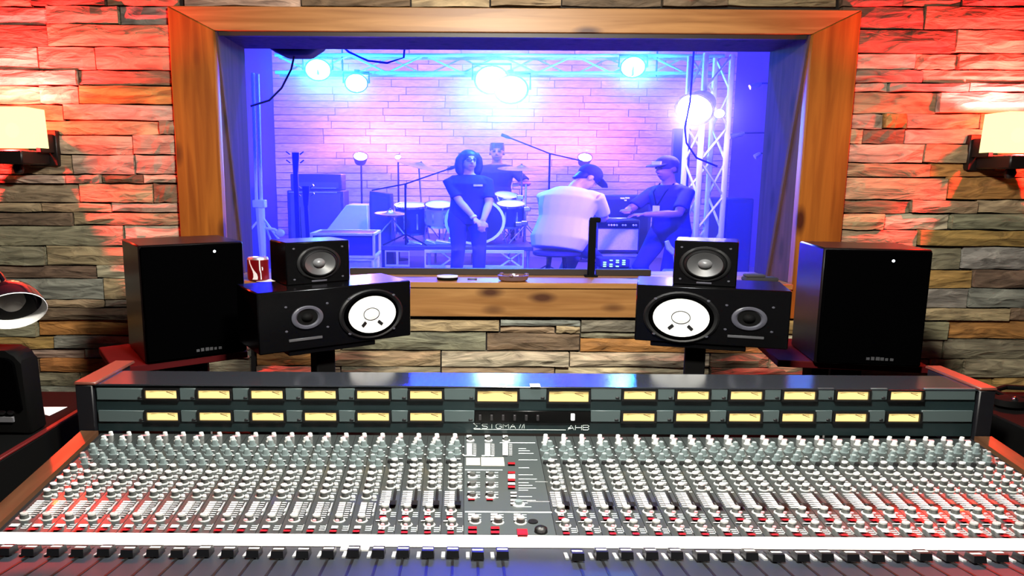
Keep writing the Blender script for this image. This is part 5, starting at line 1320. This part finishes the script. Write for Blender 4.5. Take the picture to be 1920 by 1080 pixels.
bp = P(1050, 440, 7.2)
person('man in white T-shirt and dark cap bending over the combo amplifier, back turned', (bp.x, 7.2, ZL), math.radians(140), 1.78, lean=.30, pelvis=.68, hands=((-.02, -.50, .78), (.20, -.48, .70)), hints=((-1, .2, -.8), (1, .2, -.8)),
       head=(.62, -.50), feet=((-.16, -.10), (.16, -.22)), shirt=tee_w, hair='crop', cap='plain', stout=1.38, curl=((0, -1, -.4), (0, -1, -.4)), knee=(0, -1, .3))
t = thing('low_stool', 'low black stool under the man in the white T-shirt', 'stool', (bp.x, 7.2, ZL))
part('seat', MB().lathe([(.16, 0), (.18, .015), (.18, .045), (.15, .055), (0, .056)], (bp.x - .03, 7.17, ZL + .515), (0, 0, 1), 18, K), blk_t, t)
for a in (45, 135, 225, 315): part('leg', MB().tube([(bp.x - .03 + .10 * math.cos(math.radians(a)), 7.17 + .10 * math.sin(math.radians(a)), ZL + .516), (bp.x - .03 + .19 * math.cos(math.radians(a)), 7.17 + .16 * math.sin(math.radians(a)), ZL + .004)], .012, 6), matt_black, t)
bp = P(1258, 440, 7.0)
info = person('man in black polo shirt and cap, facing left with both forearms held out', (bp.x, 7.0, ZL), math.radians(-52), 1.60, lean=.10, pelvis=.85, hands=((-.06, -.44, 1.07), (.08, -.42, 1.03)), hints=((-1, .5, -.5), (1, .5, -.5)),
              head=(.08, -.12), feet=((-.14, -.05), (.14, .08)), skin_m=skin_b, hair='crop', cap='patch', stout=1.02, curl=((0, -1, 0), (0, -1, 0)))
extra('lanyard', matt_black, info, lambda c, hp, sp, arms, s: [c.limb([sp(q * .07, -.03, .50), sp(q * .06, -.125, .42), sp(.0, -.165, .27)], .006, 6) for q in (-1, 1)])
extra('badge', white_p, info, lambda c, hp, sp, arms, s: c.m.obox(sp(.0, -.172, .245), Vector((.03, 0, 0)), Vector((0, .004, 0)), Vector((0, 0, .035))))

# ------------------------------------------------------------------ things on the sill
def on_sill(px, py): return PZ(px, py, z_sill)
q = on_sill(485, 526)
red_can = M('red_can_print', (.15, .002, .004), .3, .1)
t = thing('drink_can', 'red drink can with white wave stripes at the left end of the sill', 'can', tuple(q))
r_, hc_ = .038, .118
part('can_body', MB().lathe([(r_ * .8, 0), (r_, .008), (r_, hc_ - .012)], q, (0, 0, 1), 28, K), red_can, t)
part('can_top', MB().lathe([(r_, hc_ - .012), (r_ * .97, hc_ - .006), (r_ * .9, hc_), (r_ * .84, hc_), (r_ * .82, hc_ - .004), (0, hc_ - .004)], q, (0, 0, 1), 28, K, closed=False), alu, t)
def band(pts, name):
    """a printed stripe wrapped round the can: (angle, height, width)"""
    b = MB(); pr = None
    for a, z_, w_ in pts:
        row = [b.b.verts.new(q + Vector((math.sin(math.radians(a + o * w_)) * (r_ + .0006) * K, -math.cos(math.radians(a + o * w_)) * (r_ + .0006), z_))) for o in (-.5, -.17, .17, .5)]
        if pr:
            for k in range(3): b.b.faces.new((pr[k], pr[k + 1], row[k + 1], row[k]))
        pr = row
    part(name, b, white_p, t)
band([(-38, .106, 9), (-34, .09, 8), (-24, .07, 8), (-13, .052, 11), (-5, .038, 20), (-3, .022, 24), (-7, .010, 28)], 'print_wave')
band([(20, .106, 6), (20, .08, 6), (21, .058, 7), (25, .04, 5), (26, .01, 6)], 'print_stripe')
band([(33, .072, 5), (35, .064, 6), (34, .055, 5)], 'print_letter')
q2 = on_sill(508, 528)
b = MB(); b.prism([(q2.x - .07, z_sill + .0006), (q2.x + .05, z_sill + .0006), (q2.x + .05, z_sill + .012), (q2.x + .02, z_sill + .017), (q2.x - .03, z_sill + .004)], q2.y - .012, q2.y + .03)
single('paper_napkin', b, paper, 'crumpled white paper napkin beside the red can', 'napkin', origin=tuple(q2))
q = on_sill(839, 525)
t = thing('round_tin', 'small round black tin with white lid on the middle of the sill', 'tin', tuple(q))
part('tin_body', MB().lathe([(.034, 0), (.038, .004), (.038, .016)], q, (0, 0, 1), 24, K), matt_black, t)
part('lid', MB().lathe([(.0385, .016), (.038, .022), (.034, .0235), (0, .0235)], q, (0, 0, 1), 24, K), M('pale_lid', (.7, .72, .8), .25), t)
q = on_sill(884, 525)
single('bottle_opener', MB().tube([q + Vector((-.02, 0, .005)), q + Vector((.012, .004, .005)), q + Vector((.028, .004, .004))], [.004, .0035, .005], 8), bronze, 'tiny dark metal bottle opener lying between tin and ashtray', 'opener', origin=tuple(q))
q = on_sill(962, 527)
amber = M('smoked_glass', (.16, .09, .08), .12, spec=.8)
t = thing('ashtray', 'dark smoked glass ashtray on the middle of the sill', 'ashtray', tuple(q))
part('bowl', MB().lathe([(.042, 0), (.052, .008), (.056, .030), (.048, .032), (.040, .012), (0, .010)], q, (0, 0, 1), 20, K), amber, t)
for a in (20, 140, 260):
    c = q + Vector((math.cos(math.radians(a)) * .052 * K, math.sin(math.radians(a)) * .052, .032)); part('rim_bump', MB().ball(c, (.012, .010, .007), 8, 6), amber, t)
for a in (80, 200): 
    c = q + Vector((math.cos(math.radians(a)) * .02, math.sin(math.radians(a)) * .02, .018)); part('cigarette_end', MB().tube([c, c + Vector((.025, .012, .006))], .0035, 6), paper, t)
q = on_sill(1108, 519); tp = P(1107, 409, q.y)
t = thing('stop_post', 'black upright post with a short hook top standing against the glass', 'post', tuple(q))
b = MB(); part('post', b.box(q.x - .019, q.x + .017, q.y - .014, q.y + .014, z_sill, tp.z - .006, bev=.004), matt_black, t)
part('hook', MB().box(q.x - .017, q.x + .040, q.y - .013, q.y + .013, tp.z - .022, tp.z + .004, bev=.006), matt_black, t)
part('foot', MB().box(q.x - .035, q.x + .033, q.y - .02, q.y + .02, z_sill, z_sill + .010, bev=.002), matt_black, t)
q = on_sill(1425, 528)
t = thing('folded_cloth', 'small dark folded bundle at the right end of the sill', 'cloth', tuple(q))
b = MB(); b.box(q.x - .085, q.x + .085, q.y - .03, q.y + .04, z_sill + .0005, z_sill + .024, bev=.011, seg=2); part('lower_fold', b, M('charcoal_cloth', (.03, .03, .032), .9), t)
b = MB(); b.box(q.x - .08, q.x + .02, q.y - .022, q.y + .03, z_sill + .024, z_sill + .038, bev=.007, seg=2); part('upper_fold', b, M('grey_cloth', (.05, .05, .055), .9), t)

# ------------------------------------------------------------------ the edges of the desk: racks, little speaker, lamp
ra, rb = P(135, 760, 2.15), P(20, 760, 2.15)
zr = P(120, 757, 2.28).z
t = thing('equipment_rack', 'black equipment rack beside the left end of the console', 'rack', (ra.x - .35, 1.95, 0))
part('case', MB().box(ra.x - .75, ra.x - .005, 1.72, 2.42, 0, zr, bev=.006), matt_black, t)
for k in range(4): part('rack_panel', MB().box(ra.x - .72, ra.x - .035, 1.712, 1.723, zr - .10 - k * .11, zr - .008 - k * .11, bev=.003), black, t)
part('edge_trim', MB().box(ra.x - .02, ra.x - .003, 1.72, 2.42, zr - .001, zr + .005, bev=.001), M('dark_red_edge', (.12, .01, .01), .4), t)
q = PZ(103, 771, zr)
b = MB(); v_ = [PZ(px, py, zr + .0012) for px, py in ((66, 763.5), (126, 763.5), (92, 780), (78, 776), (66, 776))]
b._hull(v_ + [p + Vector((0, 0, .0012)) for p in v_], [(0, 1, 2, 3, 4), (9, 8, 7, 6, 5)] + [(i, i + 5, (i + 1) % 5 + 5, (i + 1) % 5) for i in range(5)])
single('paper_sheet', b, paper, 'white sheet of paper on the black rack left of the console', 'paper', origin=tuple(q))
sx0, sx1 = P(-120, 720, 1.98).x, P(74, 720, 2.06).x
zt_, zb_ = P(20, 646, 2.06).z, zr + .0015
hgt = zt_ - zb_
t = thing('desktop_speaker', 'small black rounded speaker on the rack at the left edge', 'speaker', ((sx0 + sx1) / 2, 2.02, zb_))
out = [(sx0, zb_), (sx1 + .012, zb_)] + [(sx1 - .002 - .045 * (1 - math.cos(a)), zt_ - .04 + .04 * math.sin(a)) for a in (0, .4, .8, 1.2, 1.57)] + [(sx0 + .045 * (1 - math.cos(a)), zt_ - .04 + .04 * math.sin(a)) for a in (1.57, 1.2, .8, .4, 0)]
b = MB(); b.prism(out, 1.985, 2.065, bev=.008); part('shell', b, matt_black, t)
b = MB(); b.prism([((x - (sx0 + sx1) / 2) * .86 + (sx0 + sx1) / 2, (z - zb_) * .62 + zb_ + hgt * .30) for x, z in out], 1.977, 1.987, bev=.002); part('grille', b, grille, t)
for k, px in enumerate((6, 22)):
    c = P(px, 772.5, 1.983); part('control_knob', MB().lathe([(.008, 0), (.007, .010), (0, .011)], (c.x, 1.986, c.z), (0, -1, 0), 12, K), chrome, t)
c = P(14, 786, 1.983); part('label_plate', MB().box(c.x - .035, c.x + .02, 1.979, 1.986, c.z - .009, c.z + .008, bev=.001), M('grey_plate', (.12, .12, .13), .4), t)
c = PZ(30, 804, zr); part('cable_plug', MB().tube([(c.x - .015, 1.79, zr + .009), (c.x + .02, 1.795, zr + .009)], .006, 8), chrome, t)
# lamp
lc = P(26, 582, 1.95)
axl = Vector((.50, -.62, -.55)).normalized()
t = thing('desk_lamp', 'dark glossy desk lamp at the left edge, its rim highlight made as a white band', 'lamp', (P(-60, 600, 2.2).x, 2.25, zr))
gloss = M('glossy_dark_enamel', (.004, .005, .009), .12, spec=.9, coat=.6)
rl_ = .068
sh = part('lamp_shade', MB().lathe([(rl_ * .25, -.105), (rl_ * .46, -.10), (rl_ * .76, -.07), (rl_ * .95, -.035), (rl_ * 1.06, 0), (rl_ * 1.03, .002), (rl_ * .9, -.035), (rl_ * .7, -.066), (rl_ * .2, -.09), (0, -.09)], lc, axl, 36, 1.25, closed=False), gloss, t)
part('highlight_rim', MB().lathe([(rl_ * 1.035, .004), (rl_ * 1.05, .003), (rl_ * .985, -.016), (rl_ * .93, -.026), (rl_ * .92, -.024), (rl_ * 1.035, .004)], lc, axl, 36, 1.25, closed=False), M('rim_highlight_white', (.95, .95, .93), .3), sh)  # white band added so the lower lip shows a bright crescent
part('bulb', MB().lathe([(rl_ * .22, -.085), (rl_ * .42, -.055), (rl_ * .44, -.035), (rl_ * .3, -.016), (0, -.012)], lc, axl, 24, 1.25, closed=False), M('grey_bulb', (.25, .24, .22), .35), sh)
top = lc - axl * .10; kn = Vector((top.x - .25, 2.2, top.z + .10)); ft = Vector((P(-60, 600, 2.2).x - .05, 2.25, zr))
part('arm', MB().tube([top, top + Vector((-.04, .03, .03)), kn], .008, 8), gloss, t); part('arm', MB().tube([kn, ft + Vector((0, 0, .02))], .008, 8), gloss, t)
part('lamp_base', MB().lathe([(.085, 0), (.085, .012), (.02, .022), (0, .024)], ft + Vector((0, 0, .001)), (0, 0, 1), 20, K), gloss, t)
# right rack
ra = P(1866, 770, 2.15); zr2 = P(1890, 757, 2.28).z
t = thing('equipment_rack', 'black equipment rack beside the right end of the console', 'rack', (ra.x + .35, 1.95, 0))
part('case', MB().box(ra.x + .012, ra.x + .75, 1.80, 2.42, 0, zr2, bev=.006), matt_black, t)
for k in range(4): part('rack_panel', MB().box(ra.x + .035, ra.x + .72, 1.792, 1.803, zr2 - .10 - k * .11, zr2 - .008 - k * .11, bev=.003), black, t)
c = PZ(1892, 764, zr2)
t = thing('headphones', 'black headphones lying on the right rack with one chrome glint', 'headphones', (c.x + .03, c.y, zr2))
part('ear_cup', MB().lathe([(.03, 0), (.04, .01), (.038, .03), (.02, .038), (0, .039)], (c.x, c.y, zr2 + .001), (0, 0, 1), 18, 1.3), matt_black, t)
part('ear_cup', MB().lathe([(.03, 0), (.04, .01), (.038, .03), (.02, .038), (0, .039)], (c.x + .16, c.y + .05, zr2 + .001), (0, 0, 1), 18, 1.3), matt_black, t)
part('headband', MB().tube([(c.x, c.y, zr2 + .032), (c.x + .02, c.y + .10, zr2 + .028), (c.x + .10, c.y + .15, zr2 + .026), (c.x + .17, c.y + .13, zr2 + .028), (c.x + .16, c.y + .05, zr2 + .032)], .009, 8), matt_black, t)
part('hinge', MB().ball((c.x - .005, c.y - .025, zr2 + .036), (.010, .008, .010), 10, 6), chrome, t)
